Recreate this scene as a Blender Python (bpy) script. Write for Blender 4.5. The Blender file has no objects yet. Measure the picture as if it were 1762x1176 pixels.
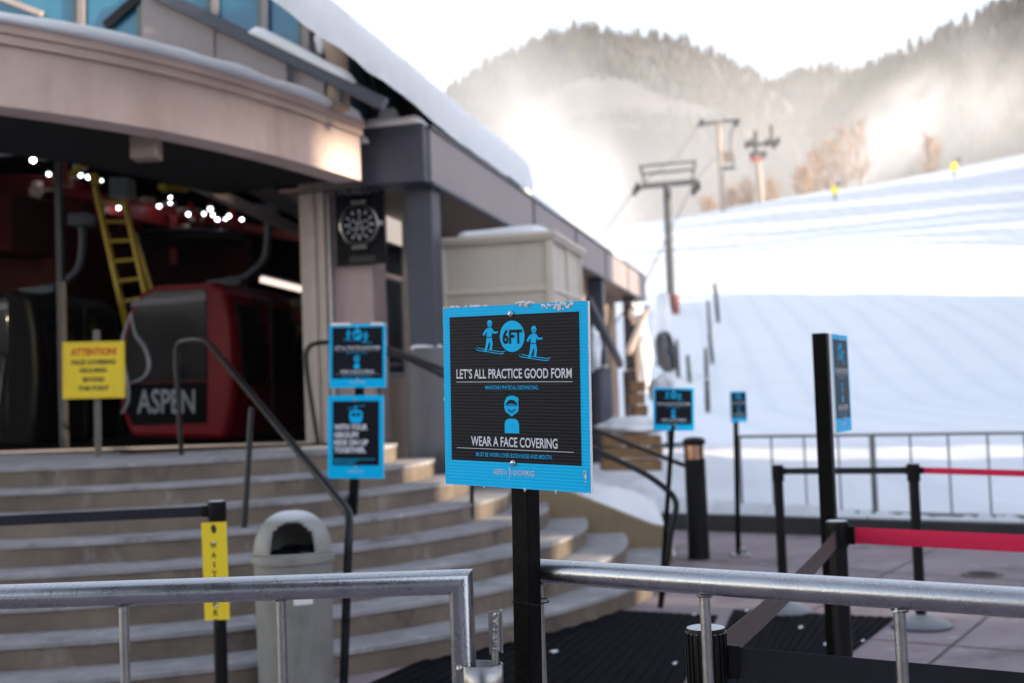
import bpy, bmesh, math, random
from mathutils import Vector, Matrix, noise
from mathutils.geometry import tessellate_polygon
R = math.radians
S = bpy.context.scene
COL = S.collection
random.seed(7)

# ------------------------------------------------------------------ camera
FPX, CX, CY = 2100.0, 881.0, 588.0            # focal length and centre in photo pixels
EYE = Vector((0, 0, 1.5))
PITCH, ROLL = 2.75, -2.18
cam = bpy.data.cameras.new('camera'); cam_o = bpy.data.objects.new('camera', cam); COL.objects.link(cam_o)
CR = Matrix.Rotation(R(90 + PITCH), 3, 'X') @ Matrix.Rotation(R(ROLL), 3, 'Z')
cam_o.matrix_world = Matrix.Translation(EYE) @ CR.to_4x4()
cam.sensor_width = 36; cam.sensor_fit = 'HORIZONTAL'; cam.lens = FPX / 1762 * 36
cam.clip_start = .05; cam.clip_end = 6000
cam.dof.use_dof = True; cam.dof.focus_distance = 3.05; cam.dof.aperture_fstop = 2.7
S.camera = cam_o

# ------------------------------------------------------------------ light
SUN_EL = 10.0
SUN_AZ = (.88, -.47)                           # horizontal direction towards the sun
SUN_ROT = math.atan2(SUN_AZ[0], SUN_AZ[1])
w = bpy.data.worlds.new('World'); S.world = w; w.use_nodes = True
nt = w.node_tree; nt.nodes.clear()
sky = nt.nodes.new('ShaderNodeTexSky'); sky.sky_type = 'NISHITA'; sky.sun_disc = False
sky.sun_elevation = R(SUN_EL); sky.sun_rotation = SUN_ROT
sky.altitude = 2400; sky.air_density = 1.0; sky.dust_density = 0.9; sky.ozone_density = 1.0
bg = nt.nodes.new('ShaderNodeBackground'); bg.inputs['Strength'].default_value = .15
out = nt.nodes.new('ShaderNodeOutputWorld')
wb = nt.nodes.new('ShaderNodeMixRGB'); wb.blend_type = 'MULTIPLY'; wb.inputs[0].default_value = 1; wb.inputs[2].default_value = (1.36, .975, .745, 1)   # the camera's white balance for shade
nt.links.new(sky.outputs[0], wb.inputs[1]); nt.links.new(wb.outputs[0], bg.inputs[0]); nt.links.new(bg.outputs[0], out.inputs[0])
sun = bpy.data.lights.new('sun', 'SUN'); sun.energy = 2.25; sun.angle = R(.53); sun.color = (1, .82, .60)
sun_o = bpy.data.objects.new('sun', sun); COL.objects.link(sun_o)
sv = Vector((SUN_AZ[0] * math.cos(R(SUN_EL)), SUN_AZ[1] * math.cos(R(SUN_EL)), math.sin(R(SUN_EL)))).normalized()
sun_o.rotation_euler = sv.to_track_quat('Z', 'Y').to_euler(); sun_o.location = sv * 60
vs = S.view_settings
S.display_settings.display_device = 'sRGB'
vs.view_transform = 'Standard'; vs.look = 'None'; vs.gamma = 1; vs.use_curve_mapping = False
vs.exposure = 2.25

cy = S.cycles
cy.max_bounces = 8; cy.diffuse_bounces = 4; cy.glossy_bounces = 3; cy.transmission_bounces = 4; cy.volume_bounces = 2
cy.volume_step_rate = 1.0; cy.volume_max_steps = 256; cy.sample_clamp_indirect = 6; cy.use_denoising = True

# ------------------------------------------------------------------ helpers: picture measurements to real points
def ray(px, py): return (CR @ Vector(((px - CX) / FPX, -(py - CY) / FPX, -1)))
def at(px, py, D):
    d = ray(px, py); return EYE + d * (D / d.y)
def gnd(px, py, z=0.0):
    d = ray(px, py); return EYE + d * ((z - 1.5) / d.z)
O0 = Vector((-.738, 11.0, 0)); BU = Vector((.2317, .9728, 0)).normalized(); BV = Vector((-BU.y, BU.x, 0))
def B(a, b, z): return O0 + BU * a + BV * b + Vector((0, 0, z))      # building frame: a away, b towards the hall, z up
def pla(px, py, a):
    d = ray(px, py); t = (a - (EYE - O0).dot(BU)) / d.dot(BU); return EYE + d * t
def plb(px, py, b):
    d = ray(px, py); t = (b - (EYE - O0).dot(BV)) / d.dot(BV); return EYE + d * t

# ------------------------------------------------------------------ materials
MATS = {}
def mat(name, col, rough=.6, metal=0., var=.12, scale=8., bump=0., bscale=None, spec=.5, coat=0., col2=None, tex='NOISE', detail=5):
    if name in MATS: return MATS[name]
    m = bpy.data.materials.new(name); m.use_nodes = True; n = m.node_tree; b = n.nodes['Principled BSDF']
    b.inputs['Roughness'].default_value = rough; b.inputs['Metallic'].default_value = metal
    b.inputs['Specular IOR Level'].default_value = spec; b.inputs['Coat Weight'].default_value = coat
    tc = n.nodes.new('ShaderNodeTexCoord')
    nz = n.nodes.new('ShaderNodeTexNoise'); nz.inputs['Scale'].default_value = scale; nz.inputs['Detail'].default_value = detail
    nz.inputs['Roughness'].default_value = .62
    n.links.new(tc.outputs['Object'], nz.inputs['Vector'])
    rp = n.nodes.new('ShaderNodeValToRGB'); rp.color_ramp.elements[0].position = .3; rp.color_ramp.elements[1].position = .7
    c2 = col2 or tuple(min(1, c * (1 + var)) for c in col); c1 = col if col2 else tuple(c * (1 - var) for c in col)
    rp.color_ramp.elements[0].color = (*c1, 1); rp.color_ramp.elements[1].color = (*c2, 1)
    n.links.new(nz.outputs['Fac'], rp.inputs['Fac']); n.links.new(rp.outputs['Color'], b.inputs['Base Color'])
    mr = n.nodes.new('ShaderNodeMapRange'); mr.inputs['To Min'].default_value = max(.02, rough - .1); mr.inputs['To Max'].default_value = min(1, rough + .1)
    n.links.new(nz.outputs['Fac'], mr.inputs['Value']); n.links.new(mr.outputs[0], b.inputs['Roughness'])
    if bump:
        nb = n.nodes.new('ShaderNodeTexNoise'); nb.inputs['Scale'].default_value = bscale or scale * 6; nb.inputs['Detail'].default_value = 4
        n.links.new(tc.outputs['Object'], nb.inputs['Vector'])
        bp = n.nodes.new('ShaderNodeBump'); bp.inputs['Strength'].default_value = bump; bp.inputs['Distance'].default_value = .02
        n.links.new(nb.outputs['Fac'], bp.inputs['Height']); n.links.new(bp.outputs[0], b.inputs['Normal'])
    MATS[name] = m; return m
def emit(name, col, st):
    if name in MATS: return MATS[name]
    m = bpy.data.materials.new(name); m.use_nodes = True; b = m.node_tree.nodes['Principled BSDF']
    b.inputs['Base Color'].default_value = (*col, 1); b.inputs['Emission Color'].default_value = (*col, 1); b.inputs['Emission Strength'].default_value = st
    MATS[name] = m; return m
def frosted(name, base, rough, metal, amount=.6, lo=.55, hi=.97):
    """metal or paint with hoar frost lying on the faces that look up"""
    m = mat(name, base, rough, metal, .10, 14, .04, 120)
    n = m.node_tree; b = n.nodes['Principled BSDF']
    geo = n.nodes.new('ShaderNodeNewGeometry'); sp = n.nodes.new('ShaderNodeSeparateXYZ'); n.links.new(geo.outputs['Normal'], sp.inputs[0])
    tc = n.nodes.new('ShaderNodeTexCoord'); nz = n.nodes.new('ShaderNodeTexNoise'); nz.inputs['Scale'].default_value = 260; nz.inputs['Detail'].default_value = 5
    n.links.new(tc.outputs['Object'], nz.inputs['Vector'])
    ad = n.nodes.new('ShaderNodeMath'); ad.operation = 'MULTIPLY_ADD'; ad.inputs[1].default_value = .32
    n.links.new(nz.outputs['Fac'], ad.inputs[0]); n.links.new(sp.outputs['Z'], ad.inputs[2])
    mr = n.nodes.new('ShaderNodeMapRange'); mr.inputs['From Min'].default_value = lo + .13; mr.inputs['From Max'].default_value = hi + .18
    mr.inputs['To Max'].default_value = amount; n.links.new(ad.outputs[0], mr.inputs['Value'])
    frost = n.nodes.new('ShaderNodeBsdfDiffuse'); frost.inputs[0].default_value = (.82, .85, .9, 1)
    mx = n.nodes.new('ShaderNodeMixShader'); o = n.nodes['Material Output']
    n.links.new(mr.outputs[0], mx.inputs[0]); n.links.new(b.outputs[0], mx.inputs[1]); n.links.new(frost.outputs[0], mx.inputs[2]); n.links.new(mx.outputs[0], o.inputs[0])
    return m
def stucco(name, col):
    return mat(name, col, .9, 0, .13, 1.4, .35, 90)

M_snow = mat('snow', (.86, .88, .92), .75, 0, .03, 3, .5, 14)
M_snowfield = mat('groomed_snow', (.84, .87, .92), .8, 0, .03, .5, .6, 1.6)
def groom(m):
    n = m.node_tree; tc = n.nodes.new('ShaderNodeTexCoord'); wv = n.nodes.new('ShaderNodeTexWave'); wv.bands_direction = 'X'; wv.inputs['Scale'].default_value = .16; wv.inputs['Distortion'].default_value = 3.5; wv.inputs['Detail'].default_value = 3; wv.inputs['Detail Scale'].default_value = .6
    mp = n.nodes.new('ShaderNodeMapping'); mp.inputs['Rotation'].default_value = (0, 0, R(24)); mp.inputs['Scale'].default_value = (1, .25, 1); n.links.new(tc.outputs['Object'], mp.inputs[0]); n.links.new(mp.outputs[0], wv.inputs['Vector'])
    mr = n.nodes.new('ShaderNodeMapRange'); mr.inputs['From Min'].default_value = .62; mr.inputs['To Max'].default_value = .30; n.links.new(wv.outputs['Fac'], mr.inputs['Value'])
    b = n.nodes['Principled BSDF']; old = b.inputs['Base Color'].links[0].from_socket; mx = n.nodes.new('ShaderNodeMixRGB'); mx.inputs[2].default_value = (.66, .71, .80, 1); n.links.new(mr.outputs[0], mx.inputs[0]); n.links.new(old, mx.inputs[1]); n.links.new(mx.outputs[0], b.inputs['Base Color'])
groom(M_snowfield)
M_galv = frosted('galvanised_pipe', (.40, .41, .44), .28, 1.0, .8, .66, 1.0)
M_galv_plain = mat('galvanised_upright', (.40, .39, .395), .38, 1.0, .12, 25, .06, 120)
M_fence = mat('far_fence_steel', (.30, .31, .33), .5, .8, .1)
M_black = mat('black_paint', (.007, .007, .008), .4, 0, .2, 20, spec=.2)
M_blackfrost = frosted('black_paint_frosted', (.007, .007, .008), .4, 0, .9, .8, 1.0); M_blackfrost.node_tree.nodes['Principled BSDF'].inputs['Specular IOR Level'].default_value = .2
M_post = mat('black_tube_paint', (.006, .0055, .0055), .4, 0, .5, 60, .25, 220, spec=.05)
M_rail = mat('black_handrail', (.008, .009, .012), .3, 0, .2, spec=.3)
M_tan = stucco('tan_stucco', (.68, .52, .47))
M_mauve = stucco('mauve_stucco', (.42, .32, .32))
M_cornice = stucco('cornice_stucco', (.62, .47, .41))
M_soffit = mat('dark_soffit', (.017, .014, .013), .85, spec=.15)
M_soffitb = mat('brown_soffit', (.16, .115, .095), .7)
M_dark = mat('charcoal_metal', (.048, .054, .082), .42, .0, .12, 5)
M_fascia = mat('mauve_fascia', (.30, .255, .265), .55, 0, .08, 1.2)
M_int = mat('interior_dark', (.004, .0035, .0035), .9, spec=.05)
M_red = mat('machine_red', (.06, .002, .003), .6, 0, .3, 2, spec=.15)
M_redcab = mat('cabin_red', (.16, .003, .008), .3, 0, .1, 2, spec=.25)
M_glassk = mat('tinted_glass', (.006, .006, .008), .06, 0, .1, 2, spec=.3)
M_blueglass = mat('blue_window_glass', (.03, .17, .29), .05, 0, .15, .6, spec=.8)
M_yel = mat('yellow_paint', (.62, .42, .015), .5, 0, .1)
M_ysign = mat('yellow_sign', (.88, .66, .02), .5, 0, .03)
M_redprint = mat('red_print', (.62, .06, .02), .6, 0, .02)
M_kprint = mat('black_print', (.025, .022, .02), .6, 0, .02)
M_conc = mat('step_concrete', (.135, .112, .095), .92, 0, .3, 2.2, .4, 60, col2=(.25, .205, .165), spec=.1)
M_nose = mat('step_tread', (.25, .245, .26), .95, 0, .28, 4, .4, 70, col2=(.38, .37, .385), spec=.1)
M_cheek = stucco('cheek_wall', (.27, .205, .125))
M_cream = mat('cream_panel', (.60, .54, .47), .6, 0, .06, 2)
M_creamt = mat('cream_trim', (.64, .57, .49), .6, 0, .05, 2)
M_bin = mat('grey_bin', (.25, .25, .24), .5, 0, .1, 6, .1)
M_beige = mat('alu_frame', (.44, .37, .335), .5, .1, .1)
M_wood = mat('yellow_timber', (.24, .135, .06), .7, 0, .3, 6)
M_gray = mat('tower_steel', (.05, .055, .068), .6, .1, .1)
M_belt_k = mat('navy_belt', (.006, .006, .016), .75, 0, .1, 60)
M_belt_b = mat('brown_belt', (.055, .04, .036), .6, 0, .1, 60)
M_belt_r = mat('red_belt', (.66, .003, .06), .7, 0, .06, 60)
M_dome = frosted('base_dome', (.10, .105, .125), .4, .3, .22, .6, 1.0)
M_white = mat('white_core', (.8, .8, .8), .6, 0, .03)

def stain(m, col, scale, lo, hi, fac, stretch=(1, 1, 1), detail=7):
    """dirt, salt or wet patches with a shape of their own"""
    n = m.node_tree; b = n.nodes['Principled BSDF']; tc = n.nodes.new('ShaderNodeTexCoord'); mp = n.nodes.new('ShaderNodeMapping'); mp.inputs['Scale'].default_value = stretch
    nz = n.nodes.new('ShaderNodeTexNoise'); nz.inputs['Scale'].default_value = scale; nz.inputs['Detail'].default_value = detail; nz.inputs['Roughness'].default_value = .68
    n.links.new(tc.outputs['Object'], mp.inputs[0]); n.links.new(mp.outputs[0], nz.inputs['Vector'])
    mr = n.nodes.new('ShaderNodeMapRange'); mr.inputs['From Min'].default_value = lo; mr.inputs['From Max'].default_value = hi; mr.inputs['To Max'].default_value = fac; n.links.new(nz.outputs['Fac'], mr.inputs['Value'])
    old = b.inputs['Base Color'].links[0].from_socket; mx = n.nodes.new('ShaderNodeMixRGB'); mx.inputs[2].default_value = (*col, 1)
    n.links.new(mr.outputs[0], mx.inputs[0]); n.links.new(old, mx.inputs[1]); n.links.new(mx.outputs[0], b.inputs['Base Color']); return m
stain(M_conc, (.42, .40, .38), 3.1, .56, .74, .6, (1, 1, .5)); stain(M_conc, (.03, .025, .022), 1.7, .56, .70, .75, (1, 1, .35))
stain(M_nose, (.10, .095, .095), 1.9, .54, .68, .7); stain(M_nose, (.62, .63, .66), 6, .60, .72, .6)
stain(M_tan, (.36, .25, .21), 1.3, .50, .74, .55, (1, 1, .22)); stain(M_mauve, (.24, .18, .18), 1.6, .52, .74, .5, (1, 1, .2)); stain(M_fascia, (.20, .165, .175), 1.8, .52, .76, .5, (1, 1, .25))
stain(M_bin, (.10, .10, .095), 7, .55, .72, .5, (1, 1, .3)); stain(M_cream, (.36, .32, .27), 2.4, .54, .75, .5, (1, 1, .25)); stain(M_cheek, (.15, .11, .07), 2.2, .54, .72, .6, (1, 1, .4)); stain(M_dark, (.10, .10, .115), 4, .58, .75, .4, (1, 1, .3))
stain(M_galv_plain, (.25, .245, .25), 30, .54, .70, .5); stain(M_yel, (.25, .16, .02), 9, .55, .7, .6)
# ------------------------------------------------------------------ mesh builder
class MB:
    def __init__(s): s.v = []; s.f = []; s.m = []; s.mats = []; s.cur = 0; s.st = []
    def mat(s, m):
        if m not in s.mats: s.mats.append(m)
        s.cur = s.mats.index(m); return s
    def add(s, vs, fs):
        s.st.append((len(s.v), len(s.f))); o = len(s.v); s.v += [Vector(x) for x in vs]; s.f += [tuple(i + o for i in f) for f in fs]; s.m += [s.cur] * len(fs); return s
    def build_each(s, name, m, parent, **k):      # every piece added becomes an object of its own
        for i, (v0, f0) in enumerate(s.st):
            v1, f1 = s.st[i + 1] if i + 1 < len(s.st) else (len(s.v), len(s.f)); q = MB(); q.v = s.v[v0:v1]; q.f = [tuple(a - v0 for a in f) for f in s.f[f0:f1]]; q.m = [0] * len(q.f); q.build(name, m, parent, **k)
    def hexa(s, p):      # 8 points: bottom 4 then top 4
        return s.add(p, [(0, 3, 2, 1), (4, 5, 6, 7), (0, 1, 5, 4), (1, 2, 6, 5), (2, 3, 7, 6), (3, 0, 4, 7)])
    def box(s, c, d, rz=0.):
        c = Vector(c); x, y, z = d[0] / 2, d[1] / 2, d[2] / 2; r = Matrix.Rotation(rz, 3, 'Z')
        return s.hexa([c + r @ Vector(q) for q in ((-x, -y, -z), (x, -y, -z), (x, y, -z), (-x, y, -z), (-x, -y, z), (x, -y, z), (x, y, z), (-x, y, z))])
    def bb(s, a0, a1, b0, b1, z0, z1):   # box in the building frame
        return s.hexa([B(a0, b1, z0), B(a0, b0, z0), B(a1, b0, z0), B(a1, b1, z0), B(a0, b1, z1), B(a0, b0, z1), B(a1, b0, z1), B(a1, b1, z1)])
    def bar(s, p, q, wd, ht, up=Vector((0, 0, 1))):
        p, q = Vector(p), Vector(q); d = (q - p).normalized(); sd = d.cross(up)
        if sd.length < 1e-4: sd = d.cross(Vector((1, 0, 0)))
        sd.normalize(); u = sd.cross(d); a, b = sd * wd / 2, u * ht / 2
        return s.hexa([p - a - b, p + a - b, q + a - b, q - a - b, p - a + b, p + a + b, q + a + b, q - a + b])
    def tube(s, pts, r, n=12, caps=True):
        pts = [Vector(p) for p in pts]; N = len(pts); rs = r if isinstance(r, (list, tuple)) else [r] * N
        t0 = (pts[1] - pts[0]).normalized(); a = t0.orthogonal().normalized(); vs = []; fs = []
        pt = t0
        for i, p in enumerate(pts):
            t = ((pts[min(i + 1, N - 1)] - p).normalized() + (p - pts[max(i - 1, 0)]).normalized())
            t = t.normalized() if t.length > 1e-6 else pt
            q = pt.rotation_difference(t); a = q @ a; pt = t; b = t.cross(a)
            sc = 1.0
            if 0 < i < N - 1:
                c = (pts[i + 1] - p).normalized().dot(t); sc = min(1.5, 1 / max(c, .5))
            mi = (pts[min(i + 1, N - 1)] - pts[max(i - 1, 0)])
            for k in range(n):
                th = 2 * math.pi * k / n; o = (a * math.cos(th) + b * math.sin(th)) * rs[i]
                if sc > 1.02:                    # stretch in the mitre plane
                    nd = ((pts[i + 1] - p).normalized() - (p - pts[i - 1]).normalized())
                    if nd.length > 1e-6: nd.normalize(); o = o + nd * o.dot(nd) * (sc - 1)
                vs.append(p + o)
        for i in range(N - 1):
            for k in range(n):
                k2 = (k + 1) % n; fs.append((i * n + k, i * n + k2, (i + 1) * n + k2, (i + 1) * n + k))
        if caps: fs.append(tuple(range(n - 1, -1, -1))); fs.append(tuple((N - 1) * n + k for k in range(n)))
        return s.add(vs, fs)
    def lathe(s, prof, c=(0, 0, 0), n=24, sx=1., sy=1.):
        c = Vector(c); vs = []; fs = []; N = len(prof)
        for r, z in prof:
            for k in range(n):
                th = 2 * math.pi * k / n; vs.append(c + Vector((r * math.cos(th) * sx, r * math.sin(th) * sy, z)))
        for i in range(N - 1):
            for k in range(n):
                k2 = (k + 1) % n; fs.append((i * n + k, i * n + k2, (i + 1) * n + k2, (i + 1) * n + k))
        fs.append(tuple(range(n - 1, -1, -1))); fs.append(tuple((N - 1) * n + k for k in range(n)))
        return s.add(vs, fs)
    def prism(s, poly, fn, d0, d1):      # 2-D polygon through fn(u, v, depth)
        n = len(poly); tri = tessellate_polygon([[Vector((p[0], p[1], 0)) for p in poly]])
        vs = [fn(u, v, d0) for u, v in poly] + [fn(u, v, d1) for u, v in poly]
        fs = [tuple(t) for t in tri] + [tuple(i + n for i in reversed(t)) for t in tri] + [(i, (i + 1) % n, n + (i + 1) % n, n + i) for i in range(n)]
        return s.add(vs, fs)
    def flat(s, poly, fn):
        tri = tessellate_polygon([[Vector((p[0], p[1], 0)) for p in poly]]); return s.add([fn(u, v) for u, v in poly], [tuple(t) for t in tri])
    def blob(s, c, r, seed=0, amp=.2, fr=2., nu=20, nv=12):
        c = Vector(c); vs = []; fs = []
        for i in range(nv + 1):
            ph = math.pi * i / nv
            for k in range(nu):
                th = 2 * math.pi * k / nu; d = Vector((math.sin(ph) * math.cos(th), math.sin(ph) * math.sin(th), math.cos(ph)))
                f = 1 + amp * noise.noise(d * fr + Vector((seed * 3.7, seed, 0)))
                vs.append(c + Vector((d.x * r[0], d.y * r[1], d.z * r[2])) * f)
        for i in range(nv):
            for k in range(nu):
                k2 = (k + 1) % nu; fs.append((i * nu + k, (i + 1) * nu + k, (i + 1) * nu + k2, i * nu + k2))
        return s.add(vs, fs)
    def ridge(s, pts, wd, ht, seed=0, n=9, sub=8, side=None):     # a lumpy bank of snow along a line
        P = []
        for i in range(len(pts) - 1):
            for k in range(sub): P.append(Vector(pts[i]).lerp(Vector(pts[i + 1]), k / sub))
        P.append(Vector(pts[-1])); vs = []; fs = []; N = len(P)
        for i, p in enumerate(P):
            d = (P[min(i + 1, N - 1)] - P[max(i - 1, 0)]); d.z = 0; d.normalize(); sd = Vector((d.y, -d.x, 0))
            e = min(1, (min(i, N - 1 - i) + .35) / 1.6)
            hh = ht * (1 + .3 * noise.noise(p * 2.3 + Vector((seed, 0, 0)))) * e
            ww = wd * (1 + .16 * noise.noise(p * 3.1 + Vector((0, seed, 5)))) * (.5 + .5 * e)
            for k in range(n):
                th = math.pi * k / (n - 1); cx = math.cos(th); sx = math.sin(th)
                vs.append(p + sd * (ww / 2 * math.copysign(abs(cx) ** .7, cx)) + Vector((0, 0, hh * sx ** .6 - .01)))
        for i in range(N - 1):
            for k in range(n - 1): fs.append((i * n + k, i * n + k + 1, (i + 1) * n + k + 1, (i + 1) * n + k))
            fs.append((i * n + n - 1, i * n, (i + 1) * n, (i + 1) * n + n - 1))
        fs.append(tuple(range(n - 1, -1, -1))); fs.append(tuple((N - 1) * n + k for k in range(n)))
        return s.add(vs, fs)
    def build(s, name, m=None, parent=None, local=False, smooth=40, bevel=0.):
        me = bpy.data.meshes.new(name); v = s.v
        if parent is not None and not local:
            inv = world_of(parent).inverted(); v = [inv @ x for x in v]
        me.from_pydata([tuple(x) for x in v], [], s.f); me.validate()
        ml = s.mats or [m]
        if m is not None and s.mats and m not in s.mats: ml = s.mats
        for x in ml:
            if x: me.materials.append(x)
        if s.mats and len(s.m) == len(me.polygons): me.polygons.foreach_set('material_index', s.m)
        bm = bmesh.new(); bm.from_mesh(me); bmesh.ops.recalc_face_normals(bm, faces=bm.faces); bm.to_mesh(me); bm.free()
        if smooth:
            me.polygons.foreach_set('use_smooth', [True] * len(me.polygons)); me.set_sharp_from_angle(angle=R(smooth))
        o = bpy.data.objects.new(name, me); COL.objects.link(o)
        if parent is not None: o.parent = parent
        if bevel:
            b = o.modifiers.new('edge', 'BEVEL'); b.width = bevel; b.segments = 2; b.limit_method = 'ANGLE'; b.angle_limit = R(40)
        return o
def world_of(o):
    m = o.matrix_basis.copy()
    if o.parent: m = world_of(o.parent) @ m
    return m
def tag(o, label=None, cat=None, group=None, kind=None):
    if label: o['label'] = label
    if cat: o['category'] = cat
    if group: o['group'] = group
    if kind: o['kind'] = kind
    return o
def thing(name, label, cat, loc=(0, 0, 0), group=None, mw=None):
    o = bpy.data.objects.new(name, None); COL.objects.link(o); o.empty_display_size = .2
    if mw is not None: o.matrix_basis = mw
    else: o.location = loc
    return tag(o, label, cat, group)
def copy_tree(o, parent=None):
    c = o.copy(); COL.objects.link(c); c.parent = parent
    for ch in list(o.children): copy_tree(ch, c)
    return c
def fillet(pts, rad, n=6):
    pts = [Vector(p) for p in pts]; o = [pts[0]]
    for i in range(1, len(pts) - 1):
        a, b, c = pts[i - 1], pts[i], pts[i + 1]; r = min(rad, (a - b).length * .48, (c - b).length * .48)
        p0 = b + (a - b).normalized() * r; p2 = b + (c - b).normalized() * r
        for k in range(n + 1):
            t = k / n; o.append(p0 * (1 - t) ** 2 + b * 2 * t * (1 - t) + p2 * t * t)
    o.append(pts[-1]); return o
def spline(pts, sub=6):
    P = [Vector(p) for p in pts]; o = []
    for i in range(len(P) - 1):
        p0 = P[max(i - 1, 0)]; p1 = P[i]; p2 = P[i + 1]; p3 = P[min(i + 2, len(P) - 1)]
        for k in range(sub):
            t = k / sub; o.append(.5 * ((2 * p1) + (p2 - p0) * t + (2 * p0 - 5 * p1 + 4 * p2 - p3) * t * t + (3 * p1 - p0 - 3 * p2 + p3) * t ** 3))
    o.append(P[-1]); return o
_txt = {}
def text_geo(body, bold=.0):
    k = (body, bold)
    if k in _txt: return _txt[k]
    c = bpy.data.curves.new('lettering', 'FONT'); c.body = body; c.size = 1; c.offset = bold; c.resolution_u = 3; c.fill_mode = 'FRONT'
    o = bpy.data.objects.new('lettering', c); COL.objects.link(o)
    dg = bpy.context.evaluated_depsgraph_get(); me = bpy.data.meshes.new_from_object(o.evaluated_get(dg))
    vs = [(v.co.x, v.co.y) for v in me.vertices]; fs = [tuple(p.vertices) for p in me.polygons]
    bpy.data.objects.remove(o); bpy.data.curves.remove(c); bpy.data.meshes.remove(me)
    x0 = min(v[0] for v in vs); x1 = max(v[0] for v in vs); y0 = min(v[1] for v in vs); y1 = max(v[1] for v in vs)
    _txt[k] = ([((x - x0) / (x1 - x0), (y - y0) / (y1 - y0)) for x, y in vs], fs); return _txt[k]
def put_text(mb, body, fn, u0, u1, v0, v1, bold=.0):      # fills the box; v0 is the baseline side
    vs, fs = text_geo(body, bold)
    mb.add([fn(u0 + (u1 - u0) * x, v0 + (v1 - v0) * y) for x, y in vs], fs)

# ------------------------------------------------------------------ printed notice boards
def flute(name, col, **k):
    """corrugated plastic: fine level flutes across the board"""
    m = mat(name, col, .36, 0, .02, 3, spec=.10, **k); n = m.node_tree; b = n.nodes['Principled BSDF']
    tc = n.nodes.new('ShaderNodeTexCoord'); wv = n.nodes.new('ShaderNodeTexWave'); wv.bands_direction = 'Z'; wv.inputs['Scale'].default_value = 38
    wv.inputs['Distortion'].default_value = .25; wv.inputs['Detail'].default_value = 0
    n.links.new(tc.outputs['Object'], wv.inputs['Vector'])
    bp = n.nodes.new('ShaderNodeBump'); bp.inputs['Strength'].default_value = .17; bp.inputs['Distance'].default_value = .0015
    n.links.new(wv.outputs['Fac'], bp.inputs['Height']); n.links.new(bp.outputs[0], b.inputs['Normal']); return m
M_blue = flute('blue_board', (.0, .51, .95))
M_field = flute('dark_board_print', (.008, .0095, .017))
M_bprint = mat('blue_print', (.0, .51, .95), .5, 0, .02, spec=.12)
M_wprint = mat('white_print', (.66, .68, .76), .5, 0, .02)
M_logo = mat('pale_logo_print', (.50, .68, .80), .5, 0, .02)
M_bolt = mat('bolt_steel', (.6, .6, .6), .25, 1., .1)
SK = [  # skier pieces, photo pixels of an enlarged crop; head, torso, arms, legs
    [(635, 435), (660, 428), (690, 435), (688, 480), (682, 532), (628, 532)],
    [(645, 430), (620, 445), (608, 462), (584, 506), (600, 519), (622, 488), (645, 462)],
    [(680, 430), (696, 448), (714, 478), (752, 475), (752, 494), (702, 500), (680, 465)],
    [(628, 542), (660, 542), (656, 585), (640, 640), (624, 690), (600, 688), (618, 620)],
    [(652, 542), (684, 542), (694, 600), (684, 685), (657, 681), (667, 610), (655, 580)]]
SKI = [[(505, 660), (520, 674), (545, 683), (780, 724), (815, 718)], [(528, 642), (545, 656), (570, 664), (800, 703), (832, 694)]]
def ell(cx, cy, rx, ry, n=28, a0=0, a1=2 * math.pi): return [(cx + rx * math.cos(a0 + (a1 - a0) * k / n), cy + ry * math.sin(a0 + (a1 - a0) * k / n)) for k in range(n)]
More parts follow.
